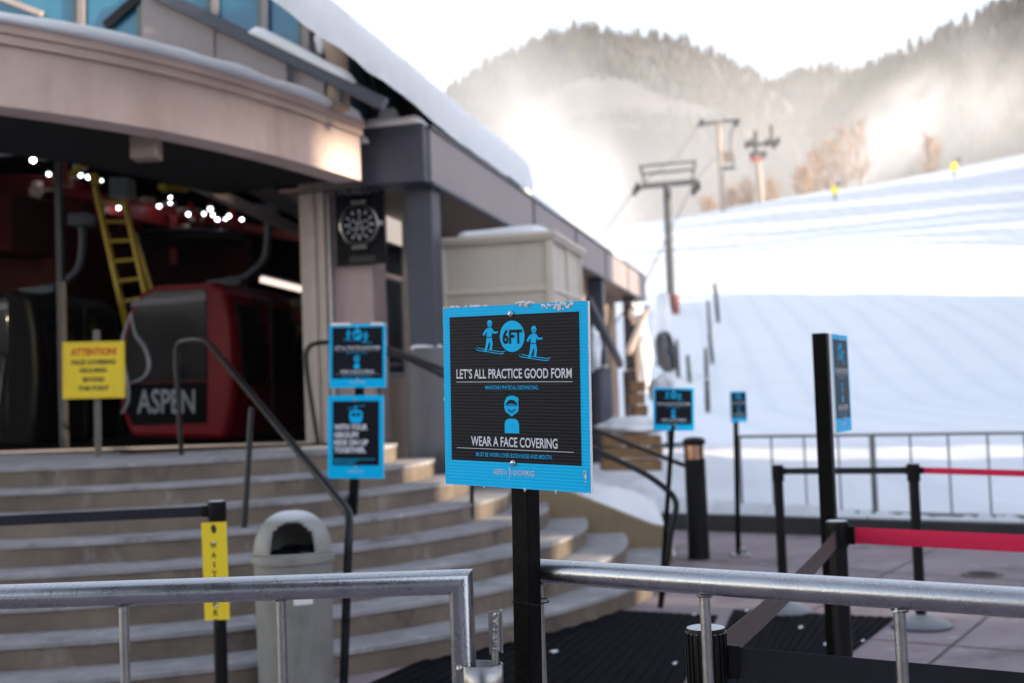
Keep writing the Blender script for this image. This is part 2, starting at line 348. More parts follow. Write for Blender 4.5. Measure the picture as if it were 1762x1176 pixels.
def board_mesh(W, H, kind):
    """the board standing in its own x-z plane, face towards -y, centre at the origin; (u, v) run from the top left corner"""
    T = .005; mb = MB()
    def L(k): return lambda u, v: Vector(((u - .5) * W, -T - .0006 * k, (.5 - v) * H))
    mb.mat(M_white).box((0, 0, 0), (W, 2 * T - .0006, H)); mb.mat(M_blue).flat([(0, 0), (1, 0), (1, 1), (0, 1)], L(0))
    ratio = H / W
    if kind == 'distance':
        mb.mat(M_field).flat([(.05, .053), (.945, .053), (.945, .86), (.05, .86)], L(1))
        mb.mat(M_bprint).flat(ell(.5, .172, .0855, .0855, 40), L(2))
        for ox, oy in ((.338, .165), (.643, .206)):
            q = lambda x, y: (ox + (x - 655) * .000644, oy + (y - 520) * .000497)
            for pl in SK: mb.flat([q(*p) for p in pl], L(2))
            mb.flat([q(*p) for p in ell(664, 384, 28, 39, 20)], L(2))
            for pl in SKI:
                up = [q(x, y - 4) for x, y in pl]; dn = [q(x, y + 4) for x, y in pl]; mb.flat(up + dn[::-1], L(2))
            mb.mat(M_field)
            for yy in (381, 396): mb.flat([q(x, y) for x, y in ((640, yy), (664, yy + 5), (688, yy), (688, yy + 4), (664, yy + 9), (640, yy + 4))], L(3))
            mb.mat(M_bprint)
        mb.mat(M_field); put_text(mb, '6FT', L(3), .434, .57, .214, .134, .035)
        mb.mat(M_wprint); put_text(mb, 'LET\u2019S ALL PRACTICE GOOD FORM', L(2), .097, .893, .402, .348, .016)
        put_text(mb, 'WEAR A FACE COVERING', L(2), .197, .793, .776, .722, .016)
        for v in (.419, .789): mb.flat([(.092, v), (.897, v), (.897, v + .0028), (.092, v + .0028)], L(2))
        mb.mat(M_bprint); put_text(mb, 'MAINTAIN PHYSICAL DISTANCING.', L(2), .307, .673, .462, .440, .002)
        put_text(mb, 'MUST BE WORN OVER BOTH NOSE AND MOUTH.', L(2), .232, .757, .834, .811, .002)
        mb.flat([(.437, .56), (.44, .528), (.455, .505), (.475, .497), (.505, .496), (.522, .503), (.535, .502), (.530, .513), (.541, .516), (.533, .526), (.538, .56), (.531, .583), (.488, .609), (.446, .583)], L(2))
        mb.flat([(.438, .70), (.438, .65), (.447, .63), (.465, .621), (.51, .621), (.529, .63), (.538, .65), (.538, .70)], L(2))
        mb.mat(M_field)
        mb.flat([(.445, .553), (.453, .535), (.47, .521), (.488, .517), (.507, .521), (.523, .535), (.531, .553), (.505, .541), (.488, .539), (.47, .541)], L(3))
        for v0, dp in ((.549, -.004), (.566, .012), (.574, .012)):
            mb.flat([(.462, v0), (.488, v0 + dp), (.514, v0), (.514, v0 + .004), (.488, v0 + dp + .004), (.462, v0 + .004)], L(3))
    else:
        mb.mat(M_field).flat([(.085, .07), (.915, .07), (.915, .845), (.085, .845)], L(1))
        mb.mat(M_bprint)
        mb.flat([(.39, .20), (.42, .18), (.58, .18), (.62, .20), (.625, .27), (.60, .325), (.55, .335), (.45, .335), (.41, .32), (.385, .27)], L(2))
        mb.flat([(.485, .12), (.51, .12), (.51, .18), (.485, .18)], L(2)); mb.flat([(.36, .155), (.66, .118), (.66, .124), (.36, .161)], L(2))
        mb.mat(M_field).flat([(.43, .21), (.49, .21), (.49, .255), (.43, .255)], L(3)); mb.flat([(.52, .21), (.575, .21), (.575, .255), (.52, .255)], L(3))
        mb.mat(M_wprint)
        for t, v, u1 in (('WITH YOUR', .42, .71), ('GROUP?', .512, .55), ('RIDE ON UP', .604, .72), ('TOGETHER.', .694, .68)): put_text(mb, t, L(2), .115, u1, v, v - .072, .05)
        mb.mat(M_bprint)
        for v, u1 in ((.765, .84), (.79, .5), (.815, .47)):      # three lines of tiny print too small to read
            u = .12
            while u < u1:
                du = random.uniform(.02, .06); mb.flat([(u, v), (u + du, v), (u + du, v + .009), (u, v + .009)], L(2)); u += du + .012
    mb.mat(M_logo)
    v0, v1 = (.930, .898) if kind == 'distance' else (.93, .905)
    put_text(mb, 'ASPEN', L(2), .354, .434, v0, v1, .012); put_text(mb, 'SNOWMASS', L(2), .496, .637, v0, v1, .012)
    for pl in ([(.455, v1 - .004), (.468, v1 - .012), (.474, v1), (.472, v0), (.466, v0 + .018), (.458, v0 + .022), (.4665, v0 + .008), (.4675, v1 + .002), (.464, v1 - .004)],
               [(.449, v1 + .004), (.443, v1 + .014), (.447, v0 - .002), (.451, v0), (.447, v1 + .014)], [(.48, v1 + .002), (.4875, v1 + .012), (.483, v0), (.479, v0), (.484, v1 + .012)]):
        mb.flat(pl, L(2))
    return mb
def bolt_mesh(x, z, y=-.006):
    mb = MB(); P = [(.0, -.005), (.004, -.0045), (.0075, -.0025), (.0085, 0), (.0085, .001)]
    n = 14; vs = []; fs = []
    for r, d in P:
        for k in range(n): vs.append(Vector((x + r * math.cos(6.2832 * k / n), y + d, z + r * math.sin(6.2832 * k / n))))
    for i in range(len(P) - 1):
        for k in range(n): fs.append((i * n + k, i * n + (k + 1) % n, (i + 1) * n + (k + 1) % n, (i + 1) * n + k))
    mb.add(vs, fs); mb.mat(M_black); mb.box((x, y - .0052, z), (.004, .001, .0015)); mb.mats.insert(0, M_bolt); mb.m = [0] * len(fs) + [1] * 6
    return mb
def facing(c, yaw, lean=0.):
    return Matrix.Translation(c) @ Matrix.Rotation(yaw, 4, 'Z') @ Matrix.Rotation(lean, 4, 'Y')
def crust(mb, W, H, n, seed, hi=.012, x0=-.5, x1=.5, top=True):
    rnd = random.Random(seed)
    for i in range(n):
        x = (x0 + (x1 - x0) * rnd.random()) * W; r = hi * rnd.uniform(.3, 1)
        mb.blob((x, rnd.uniform(-.006, .003), H / 2 + r * .25), (r * rnd.uniform(.8, 2), r * .7, r * .6), i + seed, .5, 3, 10, 6)
    return mb

# ================================================================== SETTING
def M_ground():
    m = mat('plaza_concrete', (.25, .20, .215), .85, 0, .25, .9, .3, 60, col2=(.36, .30, .32), spec=.2); n = m.node_tree; b = n.nodes['Principled BSDF']
    tc = n.nodes.new('ShaderNodeTexCoord'); nz = n.nodes.new('ShaderNodeTexNoise'); nz.inputs['Scale'].default_value = 5; nz.inputs['Detail'].default_value = 8
    n.links.new(tc.outputs['Object'], nz.inputs['Vector'])
    rp = n.nodes.new('ShaderNodeValToRGB'); rp.color_ramp.elements[0].position = .62; rp.color_ramp.elements[1].position = .74
    rp.color_ramp.elements[0].color = (0, 0, 0, 1); rp.color_ramp.elements[1].color = (.55, .55, .55, 1); n.links.new(nz.outputs['Fac'], rp.inputs['Fac'])
    old = b.inputs['Base Color'].links[0].from_socket; mx = n.nodes.new('ShaderNodeMixRGB'); mx.inputs[2].default_value = (.5, .5, .53, 1)
    n.links.new(rp.outputs[0], mx.inputs[0]); n.links.new(old, mx.inputs[1]); n.links.new(mx.outputs[0], b.inputs['Base Color']); stain(m, (.07, .058, .06), .8, .52, .66, .7); return m
KY = 13.0
mb = MB(); mb.box((0, 550, -1.05), (2400, 1500, .1)); tag(mb.build('ground', M_snowfield, smooth=0), kind='structure')
mb = MB(); mb.box((0, KY / 2 - 40, -.15), (80, KY + 82.4, .3)); tag(mb.build('plaza', M_ground(), smooth=0), kind='structure')
mb = MB()                                       # saw-cut joints in the paving, laid as thin dark sheets
mb_ = MB(); mb_.box((-6, -15.5, .03), (70, 26, .05)); tag(mb_.build('bounce_snow', M_snowfield, smooth=0), kind='structure')  # unseen sheet added behind the camera to bounce light upwards
M_joint = mat('paving_joint', (.07, .06, .055), .9)
for p, q in ((gnd(1150, 1176), gnd(1590, 955)), (gnd(1560, 1176), gnd(1762, 1010)), (gnd(1240, 968), gnd(1762, 1000)), (gnd(1420, 1095), gnd(1762, 1122)), (gnd(620, 1210), gnd(1010, 1020))):
    d = (q - p).normalized(); sd = Vector((d.y, -d.x, 0)) * .008; p = p - d * .5; q = q + d * 3; u = Vector((0, 0, .004))
    mb.add([p - sd + u, p + sd + u, q + sd + u, q - sd + u], [(0, 1, 2, 3)])
tag(mb.build('paving_joints', M_joint, smooth=0), kind='structure')
mb = MB(); mb.bar(Vector((1.42, 13.91, .085)), Vector((9.5, 7.85, .085)), .18, .17); tag(mb.build('kerb', mat('dark_kerb', (.035, .033, .035), .8, 0, .3, 4), smooth=0), kind='structure')

def smooth(a, b, x): t = max(0, min(1, (x - a) / (b - a))); return t * t * (3 - 2 * t)
KN = [(13, .2), (14, .28), (20, .33), (30, .4), (45, .5), (55, .75), (62, 2.0), (72, 4.6), (85, 7.2), (100, 10.3), (130, 17.2), (160, 24.3), (170, 26), (178, 26.6), (190, 25.5), (230, 18), (300, 10)]
def prof(d):
    for i in range(len(KN) - 1):
        if d <= KN[i + 1][0]:
            a, b = KN[i], KN[i + 1]; t = (d - a[0]) / (b[0] - a[0])
            m0 = (b[1] - KN[max(i - 1, 0)][1]) / (b[0] - KN[max(i - 1, 0)][0]); m1 = (KN[min(i + 2, len(KN) - 1)][1] - a[1]) / (KN[min(i + 2, len(KN) - 1)][0] - a[0])
            h = b[0] - a[0]; t2, t3 = t * t, t * t * t
            return (2 * t3 - 3 * t2 + 1) * a[1] + (t3 - 2 * t2 + t) * h * m0 + (-2 * t3 + 3 * t2) * b[1] + (t3 - t2) * h * m1
    return KN[-1][1]
def edge_dist(x, d):                            # how far inside the snow, from the kerb line
    if x < 1.42: return min(d - 11.25, 3)
    return (Vector((x, d, 0)) - Vector((1.42, 13.91, 0))).dot(Vector((.6, .8, 0))) - .09
def terrain(x, d):
    z = prof(max(d, 13.3)) + .14 * (x - 22) * smooth(50, 165, d)
    z += .36 * math.exp(-((x - .75) / .62) ** 2 - ((d - 13.0) / 1.3) ** 2) + .30 * math.exp(-((x - 2.4) / 1.2) ** 2 - ((d - 18) / 2.5) ** 2)
    k = smooth(0, 2, edge_dist(x, d))
    z += (.05 + .03 * (1 - k)) * noise.noise(Vector((x * 1.1, d * 1.1, 0))) * (1 - smooth(20, 40, d)) + (.028 + .05 * (x < 2.2)) * noise.noise(Vector((x * 5, d * 5, 3))) * (1 - smooth(14, 20, d))
    z += (.9 * noise.noise(Vector((x * .03, d * .04, 9))) + .3 * noise.noise(Vector((x * .11, d * .11, 2)))) * smooth(58, 100, d) + .08 * noise.noise(Vector((x * .3, d * .3, 4))) * smooth(50, 80, d)
    e = edge_dist(x, d)
    if d < 24: z = -.25 + (z + .25) * smooth(-.02, .22, e)
    return z
xs = [-46, -36, -28, -21, -15, -10, -6.5, -4, -2.5, -1.6] + [-1.0 + .12 * i for i in range(84)] + [9.3 + .6 * i for i in range(24)] + [23.6 + 2.2 * 1.06 ** i * (i + 1) * .55 for i in range(24)]
ds = [8.0 + .12 * i for i in range(76)] + [17.2 + .5 * i for i in range(14)] + [24.3 + 1.5 * i for i in range(24)] + [60.3 + 2.2 * i for i in range(60)] + [200, 215, 240, 280, 300]
def tz(x, d):
    if d < 11.1 and x < 1.3: return -.3
    return terrain(x, d)
mb = MB(); n = len(xs)
mb.add([(x, d, tz(x, d)) for d in ds for x in xs], [(j * n + i, j * n + i + 1, (j + 1) * n + i + 1, (j + 1) * n + i) for j in range(len(ds) - 1) for i in range(n - 1)])
tag(mb.build('snow_slope', M_snowfield, smooth=180), kind='structure')

# far hills: ridge lines read off as directions, given a real distance
def interp(tab, x):
    if x <= tab[0][0]: return tab[0][1]
    for a, b in zip(tab, tab[1:]):
        if x <= b[0]: return a[1] + (b[1] - a[1]) * (x - a[0]) / (b[0] - a[0])
    return tab[-1][1]
M_hill = mat('hillside', (.06, .06, .068), .95, 0, .3, .02, col2=(.16, .165, .19))
def hill(name, tab, px0, px1, D, D0, seed):
    mb = MB(); nx, ny = 60, 22; G = []
    for j in range(ny):
        t = j / (ny - 1)
        for i in range(nx):
            px = px0 + (px1 - px0) * i / (nx - 1); top = at(px, interp(tab, px), D); k = t
            d = D0 + (D - D0) * k; s = d / D
            z = -1 + (top.z + 1) * (.25 * k + .75 * k ** 1.3) + 5 * noise.noise(Vector((px * .01, d * .01, seed))) * math.sin(math.pi * k)
            G.append(Vector((top.x * s, d, z)))
    for i in range(nx): g = G[(ny - 1) * nx + i]; G.append(Vector((g.x * 1.4, D * 1.4, g.z * .5)))
    mb.add(G, [(j * nx + i, j * nx + i + 1, (j + 1) * nx + i + 1, (j + 1) * nx + i) for j in range(ny) for i in range(nx - 1)])
    tag(mb.build(name, M_hill, smooth=180), kind='structure')
    return G, nx, ny
H1 = hill('hill', [(480, 330), (620, 250), (770, 158), (840, 112), (900, 85), (960, 62), (985, 50), (1070, 60), (1170, 72), (1230, 98), (1262, 112), (1300, 135), (1340, 160), (1400, 215), (1500, 300)], 480, 1500, 620, 300, 1)
H2 = hill('hill', [(1200, 200), (1290, 165), (1335, 150), (1370, 130), (1430, 124), (1480, 136), (1560, 160), (1700, 190)], 1200, 1700, 720, 450, 2)
H3 = hill('hill', [(1390, 235), (1440, 180), (1480, 145), (1540, 115), (1600, 88), (1650, 62), (1700, 42), (1762, 5), (1850, -60), (2000, -150)], 1390, 2000, 400, 215, 3)
M_fir = mat('fir_green', (.038, .040, .038), .9, 0, .3, .05, col2=(.075, .075, .078))
def fir(vs, fs, p, h, rnd):
    r = h * rnd.uniform(.15, .21); n = 7; tiers = 4
    for k in range(tiers):
        z0 = h * (.08 + .21 * k); z1 = min(h, z0 + h * .40); rr = r * (1 - .22 * k); o = len(vs)
        for i in range(n):
            a = 6.2832 * (i + rnd.random() * .6) / n; q = rr * rnd.uniform(.6, 1.2); vs.append((p.x + q * math.cos(a), p.y + q * math.sin(a), p.z + z0 - rnd.random() * h * .05))
        vs.append((p.x + rnd.uniform(-.02, .02) * h, p.y, p.z + z1))
        for i in range(n): fs.append((o + i, o + (i + 1) % n, o + n))
def forest(HG, count, hmin, hmax, seed, clear, label):
    G, nx, ny = HG; rnd = random.Random(seed); vs = []; fs = []
    while count > 0:
        j = rnd.random() ** .8 * (ny - 1.001); i = rnd.random() * (nx - 1.001); ji, ii = int(j), int(i); fj, fi = j - ji, i - ii
        p = (G[ji * nx + ii] * (1 - fi) + G[ji * nx + ii + 1] * fi) * (1 - fj) + (G[(ji + 1) * nx + ii] * (1 - fi) + G[(ji + 1) * nx + ii + 1] * fi) * fj
        count -= 1
        if noise.noise(Vector((p.x * .012, p.z * .02, seed * 3.1))) > clear: continue
        fir(vs, fs, p - Vector((0, 0, .5)), rnd.uniform(hmin, hmax), rnd)
    for k in range(260):                         # the crest, seen against the sky
        i = rnd.random() * (nx - 1.001); ii = int(i); p = G[(ny - 1) * nx + ii].lerp(G[(ny - 1) * nx + ii + 1], i - ii); fir(vs, fs, p - Vector((0, rnd.uniform(0, 8), 1.5)), rnd.uniform(hmin, hmax), rnd)
    me = bpy.data.meshes.new('forest'); me.from_pydata(vs, [], fs); me.materials.append(M_fir)
    o = bpy.data.objects.new('forest', me); COL.objects.link(o); tag(o, label, 'forest', kind='stuff')
forest(H1, 9000, 4, 7.5, 11, .46, 'hazy conifer forest covering the rounded mountain behind the chairlift towers')
forest(H2, 2600, 5, 9, 12, .16, 'distant forest on the low saddle between two mountains')
forest(H3, 2200, 4.5, 9, 13, .36, 'conifer forest on the steep mountainside above the snow plumes')

# ================================================================== STATION BUILDING
st = thing('station_building', 'mauve and tan gondola station with curved canopy and snow laden roof', 'building', B(0, 0, 1.0))
W = st
LZ = 1.16
ZB, ZT = 3.52, 4.06
# curved canopy over the steps
CO = spline([(-9.0, 5.6, 0), (-7.2, 5.75, 0), (-5.6, 6.2, 0), (-4.4, 6.85, 0), (-3.6, 7.48, 0), (-2.95, 8.06, 0), (-2.35, 8.78, 0), (-1.80, 9.72, 0), (-1.30, 10.88, 0)], 6)
def off(P, k):                                  # offset a plan curve to its left
    o = []
    for i, p in enumerate(P):
        d = (P[min(i + 1, len(P) - 1)] - P[max(i - 1, 0)]).normalized(); o.append(p + Vector((-d.y, d.x, 0)) * k)
    return o
def wall_strip(mb, P, th, z0, z1):
    Q = off(P, th); n = len(P)
    vs = [p + Vector((0, 0, z0)) for p in P] + [p + Vector((0, 0, z1)) for p in P] + [p + Vector((0, 0, z0)) for p in Q] + [p + Vector((0, 0, z1)) for p in Q]
    fs = []
    for i in range(n - 1): fs += [(i, i + 1, n + i + 1, n + i), (2 * n + i + 1, 2 * n + i, 3 * n + i, 3 * n + i + 1), (i + 1, i, 2 * n + i, 2 * n + i + 1), (n + i, n + i + 1, 3 * n + i + 1, 3 * n + i)]
    fs += [(0, n, 3 * n, 2 * n), (n - 1, 3 * n - 1, 4 * n - 1, 2 * n - 1)]
    return mb.add(vs, fs)
mb = MB(); wall_strip(mb, CO, .25, ZB, ZT - .14); mb.build('canopy_fascia', M_tan, W, smooth=30)
mb = MB(); wall_strip(mb, off(CO, -.035), .3, ZT - .137, ZT - .075); wall_strip(mb, off(CO, -.06), .3, ZT - .072, ZT); mb.build('cornice', M_cornice, W, smooth=30)
CI = [p for p in off(CO, 1.55)]
for i, p in enumerate(CI):                       # keep the inner edge on the outside of the hall front
    a = (p - O0).dot(BU)
    if a > .30: CI[i] = p - BU * (a - .30)
mb = MB(); n = len(CO); C1 = off(CO, .252)
mb.add([p + Vector((0, 0, ZB + .03)) for p in C1] + [p + Vector((0, 0, ZB + .03)) for p in CI] + [p + Vector((0, 0, ZT - .05)) for p in C1] + [p + Vector((0, 0, ZT - .05)) for p in CI],
       [(i, i + 1, n + i + 1, n + i) for i in range(n - 1)] + [(2 * n + i, 2 * n + i + 1, 3 * n + i + 1, 3 * n + i) for i in range(n - 1)] + [(n + i, n + i + 1, 3 * n + i + 1, 3 * n + i) for i in range(n - 1)])
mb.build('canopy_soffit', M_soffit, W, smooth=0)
mb = MB(); mb.ridge([p + Vector((0, 0, ZT)) for p in off(CO, .06)[::3]], .34, .10, 3, sub=4); mb.build('snow_cap', M_snow, W, smooth=180)
mb = MB(); c = pla(252, 266, -1.4); c.z = ZB - .04; mb.box(c, (.24, .12, .13)); mb.mat(M_beige)
mb = MB(); p = at(252, 262, 8.95); mb.box((p.x, p.y, ZB - .06), (.2, .16, .17)); mb.build('soffit_lamp', mat('lamp_housing', (.30, .23, .19), .5), W, bevel=.01)

# corner box and the long straight eave
mb = MB(); mb.bb(0, .16, 0, .60, ZB, ZT); mb.bb(.16, .5, .02, .60, ZB, ZT); mb.build('corner_panel', M_dark, W, bevel=.008)
L_END = 15.6
mb = MB(); mb.bb(.165, L_END, -.02, .015, ZB + .02, ZT - .03); mb.build('eave_fascia', M_fascia, W, smooth=0)
mb = MB(); mb.bb(.165, L_END + .03, -.04, .3, ZT - .03, ZT + .012); mb.bb(.165, L_END + .03, -.035, .02, ZB - .01, ZB + .02); mb.bb(L_END, L_END + .04, -.03, 1.5, ZB, ZT - .03); mb.build('eave_trim', M_dark, W, smooth=0)
for a in (4.55, 7.5, 10.3, 13.0):
    mb = MB(); mb.bb(a - .03, a + .03, -.034, -.02, ZB, ZT); mb.build('joint_strip', M_dark, W, smooth=0)
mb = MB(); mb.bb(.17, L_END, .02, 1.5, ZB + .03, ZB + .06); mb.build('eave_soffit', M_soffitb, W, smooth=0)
for i, a in enumerate((.30, 4.6, 7.5, 10.15, 14.4)):
    z0 = .4
    mb = MB(); mb.bb(a, a + .27, .03, .30, z0, ZB + .03); cl = mb.build('column', M_dark, W, bevel=.012)
    q = B(a + .135, .165, 0); mb = MB(); mb.lathe([(.21, z0 - .2), (.21, LZ + .82), (.19, LZ + .86)], q, 24); cb = mb.build('column_base', M_dark if i else mat('base_sheath', (.12, .115, .13), .6), cl)
    mb = MB(); mb.ridge([q + Vector((-.17, 0, LZ + .85)), q + Vector((.17, 0, LZ + .85))], .34, .05, i); mb.build('snow_cap', M_snow, cl, smooth=180)
# hall: front piers, walls, floor, ceiling
mb = MB(); mb.bb(.35, .75, .66, 1.10, LZ, ZB + .5); mb.build('front_pier', M_mauve, W, bevel=.01)
mb = MB(); mb.bb(.52, .8, 1.105, 1.385, LZ, ZB + .5); mb.bb(.30, .515, 1.105, 1.17, LZ, ZB + .5); mb.bb(.325, .515, 1.172, 1.21, LZ, ZB + .5); mb.bb(.31, .515, 1.212, 1.27, LZ, ZB + .5); mb.bb(.335, .515, 1.272, 1.33, LZ, ZB + .5); mb.bb(.36, .42, 1.33, 1.385, LZ, ZB + .5); mb.build('door_frame', M_beige, W, bevel=.006)
mb = MB(); mb.bb(.28, .34, 1.04, 1.075, LZ, ZB); mb.build('conduit', M_galv_plain, W)
HB = 11.0; HA = 8.5
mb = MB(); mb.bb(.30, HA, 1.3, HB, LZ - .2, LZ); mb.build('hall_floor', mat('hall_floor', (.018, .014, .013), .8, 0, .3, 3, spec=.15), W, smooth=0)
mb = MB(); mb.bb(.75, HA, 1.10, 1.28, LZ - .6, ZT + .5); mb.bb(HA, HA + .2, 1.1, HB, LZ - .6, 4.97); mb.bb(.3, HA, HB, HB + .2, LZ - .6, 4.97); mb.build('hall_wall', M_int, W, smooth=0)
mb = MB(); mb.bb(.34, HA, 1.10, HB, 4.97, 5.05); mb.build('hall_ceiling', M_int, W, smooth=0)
mb = MB(); mb.bb(.30, .40, 1.3, HB, LZ + .001, LZ + .02); mb.build('door_track', M_beige, W, smooth=0)
p = pla(108, 560, .5)
mb = MB(); b = (p - O0).dot(BV); mb.bb(.45, .52, b - .03, b + .03, LZ, 4.5); mb.build('mullion', mat('dull_frame', (.018, .018, .02), .6), W, smooth=0)
# beams seen under the canopy
mb = MB(); mb.bar(plb(320, 318, 1.9) if False else at(335, 318, 11.6), at(528, 404, 12.6), .1, .09); mb.bar(at(430, 318, 13), at(528, 372, 14), .12, .12); mb.build_each('ceiling_beam', mat('dull_beam', (.12, .095, .085), .6), W, smooth=0)
# side wall under the eave with lit windows
SW = 1.075
mb = MB(); mb.bb(.8, 12.5, SW, 1.098, .2, ZB + .5); mb.bb(6.5, 15.5, .62, .68, .2, ZB + .03); mb.bb(6.5, 6.56, .68, 1.07, .2, ZB + .03); mb.build('side_wall', mat('side_wall', (.32, .23, .17), .85, 0, .1, 2), W, smooth=0)
M_lit = emit('warm_lamp_light', (1., .50, .16), .16); M_pale = emit('pale_lit_pane', (1, .86, .75), .11)
def sidewin(x0, y0, x1, y1, m, b=SW):
    P = [plb(x0, y0, b - .012), plb(x1, y0, b - .012), plb(x1, y1, b - .012), plb(x0, y1, b - .012)]; a0 = min((p - O0).dot(BU) for p in P); a1 = max((p - O0).dot(BU) for p in P)
    z0 = min(P[2].z, P[3].z); z1 = max(P[0].z, P[1].z)
    mb = MB(); mb.bb(a0 - .05, a1 + .05, b - .010, b - .002, z0 - .05, z1 + .05); f = mb.build('window', M_dark, W, smooth=0)
    mb = MB(); mb.bb(a0, a1, b - .016, b - .011, z0, z1); mb.build('pane', m, f, smooth=0)
sidewin(661, 345, 690, 366, M_lit); sidewin(661, 380, 690, 414, M_pale); sidewin(661, 424, 690, 470, M_glassk); sidewin(661, 488, 690, 640, M_glassk)
sidewin(741, 388, 766, 408, M_lit); sidewin(772, 398, 790, 412, M_lit); sidewin(742, 420, 900, 470, M_glassk)
mb = MB(); mb.bar(plb(661, 474, SW - .03), plb(690, 481, SW - .03), .04, .05); mb.build('ledge', M_tan, W, smooth=0)
for (x0, y0, x1, y1) in ((1018, 500, 1036, 540), (1020, 570, 1034, 690)):
    sidewin(x0, y0, x1, y1, M_glassk, .62)
# braces at the far bays
mb = MB(); mb.bar(at(1012, 515, 18.6), at(1068, 628, 21.2), .09, .12); mb.build('brace', M_gray, W, smooth=0)
mb = MB(); mb.bar(at(1114, 530, 25.4), at(1082, 606, 22.5), .09, .12); mb.build('brace', M_beige, W, smooth=0)
# upper storey set back over the hall
UA = -.8
mb = MB(); mb.bb(UA, UA + .2, .66, HB, ZT - .1, 8.0); mb.build('upper_wall', M_fascia, W, smooth=0)
def upwin(poly, m=M_blueglass, name='upper_window', a=UA):
    P = [pla(x, y, a) for x, y in poly]; mb = MB(); n = len(P)
    q = [((p - O0).dot(BV), p.z) for p in P]
    mb.prism(q, lambda b, z, d: B(d, b, z), a - .03, a - .004); return mb.build(name, m, W, smooth=0)
upwin([(-200, -60), (130, -60), (130, 90), (-200, 90)]); upwin([(152, -60), (238, -60), (238, 110), (152, 110)])
upwin([(276, -60), (361, -60), (361, 60), (276, 40)]); upwin([(378, -60), (446, -60), (446, 100), (378, 70)]); upwin([(460, -60), (516, -60), (516, 130), (460, 100)])
M_mull = mat('mullion_green', (.10, .14, .13), .4, .4)
for x in (133, 243, 363, 449, 519):
    q = upwin([(x - 5, -60), (x + 3, -60), (x + 3, 130), (x - 5, 130)], M_mull, 'upper_mullion', UA - .028)
    q = upwin([(x + 3.2, -60), (x + 14, -60), (x + 14, 130), (x + 3.2, 130)], M_fascia, 'upper_mullion', UA - .05)
mb = MB(); mb.bar(pla(182, 46, UA - .06), pla(243, -6, UA - .06), .05, .085); mb.build('window_brace', M_black, W, smooth=0)
mb = MB(); mb.bar(pla(0, -4, UA - .07), pla(72, 24, UA - .07), .05, .05); mb.build('window_brace', M_beige, W, smooth=0)
upwin([(250, -8), (283, -4), (450, 76), (560, 140), (560, 190), (250, 90)], M_fascia, 'parapet_panel', UA - .06)
mb = MB(); p0, p1 = pla(367, 30, UA - .10), pla(367, 110, UA - .10); mb.bar(p0, p1, .015, .012); mb.build('panel_joint', M_mauve, W, smooth=0)
# sloping guard beam with a bank of snow on it
g0, g1 = pla(262, -14, UA - .14), pla(662, 180, UA - .14)
mb = MB(); mb.bar(g0, g1, .10, .11); mb.build('guard_beam', M_dark, W, bevel=.008)
u = Vector((0, 0, .055)); mb = MB(); mb.ridge([g0.lerp(g1, .44) + u, g0.lerp(g1, .66) + u, g0.lerp(g1, .885) + u], .17, .095, 5); mb.build('snow_cap', M_snow, W, smooth=180)
mb = MB()
for t in (.60, .82, .985):
    p = g0.lerp(g1, t); mb.bar(p - Vector((0, 0, .05)), Vector((p.x, p.y, ZT)), .04, .04)
mb.build_each('guard_post', M_dark, W, smooth=0)
# side windows of the upper storey under the overhanging roof
mb = MB(); mb.bb(UA + .2, 7.5, .66, .8, ZT - .1, 4.9); mb.build('upper_side_wall', M_fascia, W, smooth=0)
for x0, x1 in ((600, 634), (642, 664), (668, 690)):
    P = [plb(x0, 130, .655), plb(x1, 130, .655)]; a0, a1 = [(p - O0).dot(BU) for p in P]
    mb = MB(); mb.bb(a0, a1, .63, .655, ZT + .02, 4.85); mb.build('upper_window', mat('teal_glass', (.05, .12, .14), .08, 0, .1, 2, spec=.8), W, smooth=0)
p = at(579, 100, 10.35); mb = MB(); mb.lathe([(.10, ZT - .02), (.10, p.z + .27), (.108, p.z + .275), (.108, p.z + .30)], (p.x, p.y, 0), 24); mb.build('vent_stack', stucco('vent_tan', (.42, .31, .24)), W)
mb = MB(); mb.blob((p.x, p.y, p.z + .30), (.11, .11, .05), 4, .3); mb.blob((p.x - .13, p.y, p.z + .16), (.05, .05, .13), 6, .4); mb.build('snow_cap', M_snow, W, smooth=180)
# the thick snow slab on the roof edge
def slab():
    mb = MB(); vs = []; fs = []; ns = 90; sec = 15
    for i in range(ns + 1):
        t = i / ns; a = -4.2 + t * (4.6 + 4.2)
        e = min(1, (1 - t) * ns / 7 + .10); e = math.sin(min(1, e) * math.pi / 2)
        zb = 4.13 if a < -.3 else (4.13 - .05 * smooth(-.3, .25, a)); zb += .018 * noise.noise(Vector((a * 1.7, 0, 0)))
        zt = 4.53 + .022 * noise.noise(Vector((a * .9, 4, 0))); zt = zb + (zt - zb) * (.35 + .65 * e)
        bo = -.10 + .02 * noise.noise(Vector((a * 1.3, 9, 0))) + .10 * (1 - e)
        for k in range(sec):
            th = k / (sec - 1) * math.pi * .5
            f = k / (sec - 1)
            if k < 6: q = k / 5; b_, z_ = bo + .05 - .05 * math.sin(q * math.pi / 2) + .02 * noise.noise(Vector((a * 3, z_ if k else 0, 2))), zb + (zt - zb) * .62 * q
            else: q = (k - 5) / (sec - 6) * math.pi / 2; b_, z_ = bo + .26 * (1 - math.cos(q)), zb + (zt - zb) * (.62 + .38 * math.sin(q))
            vs.append(B(a, b_, z_))
        vs.append(B(a, .75, zt + .6)); vs.append(B(a, .66, zb + .74))
    m = sec + 2
    for i in range(ns):
        for k in range(m): fs.append((i * m + k, i * m + (k + 1) % m, (i + 1) * m + (k + 1) % m, (i + 1) * m + k))
    fs.append(tuple(range(m))); fs.append(tuple(ns * m + k for k in reversed(range(m))))
    return mb.add(vs, fs)
slab().build('roof_snow', M_snow, W, smooth=60)
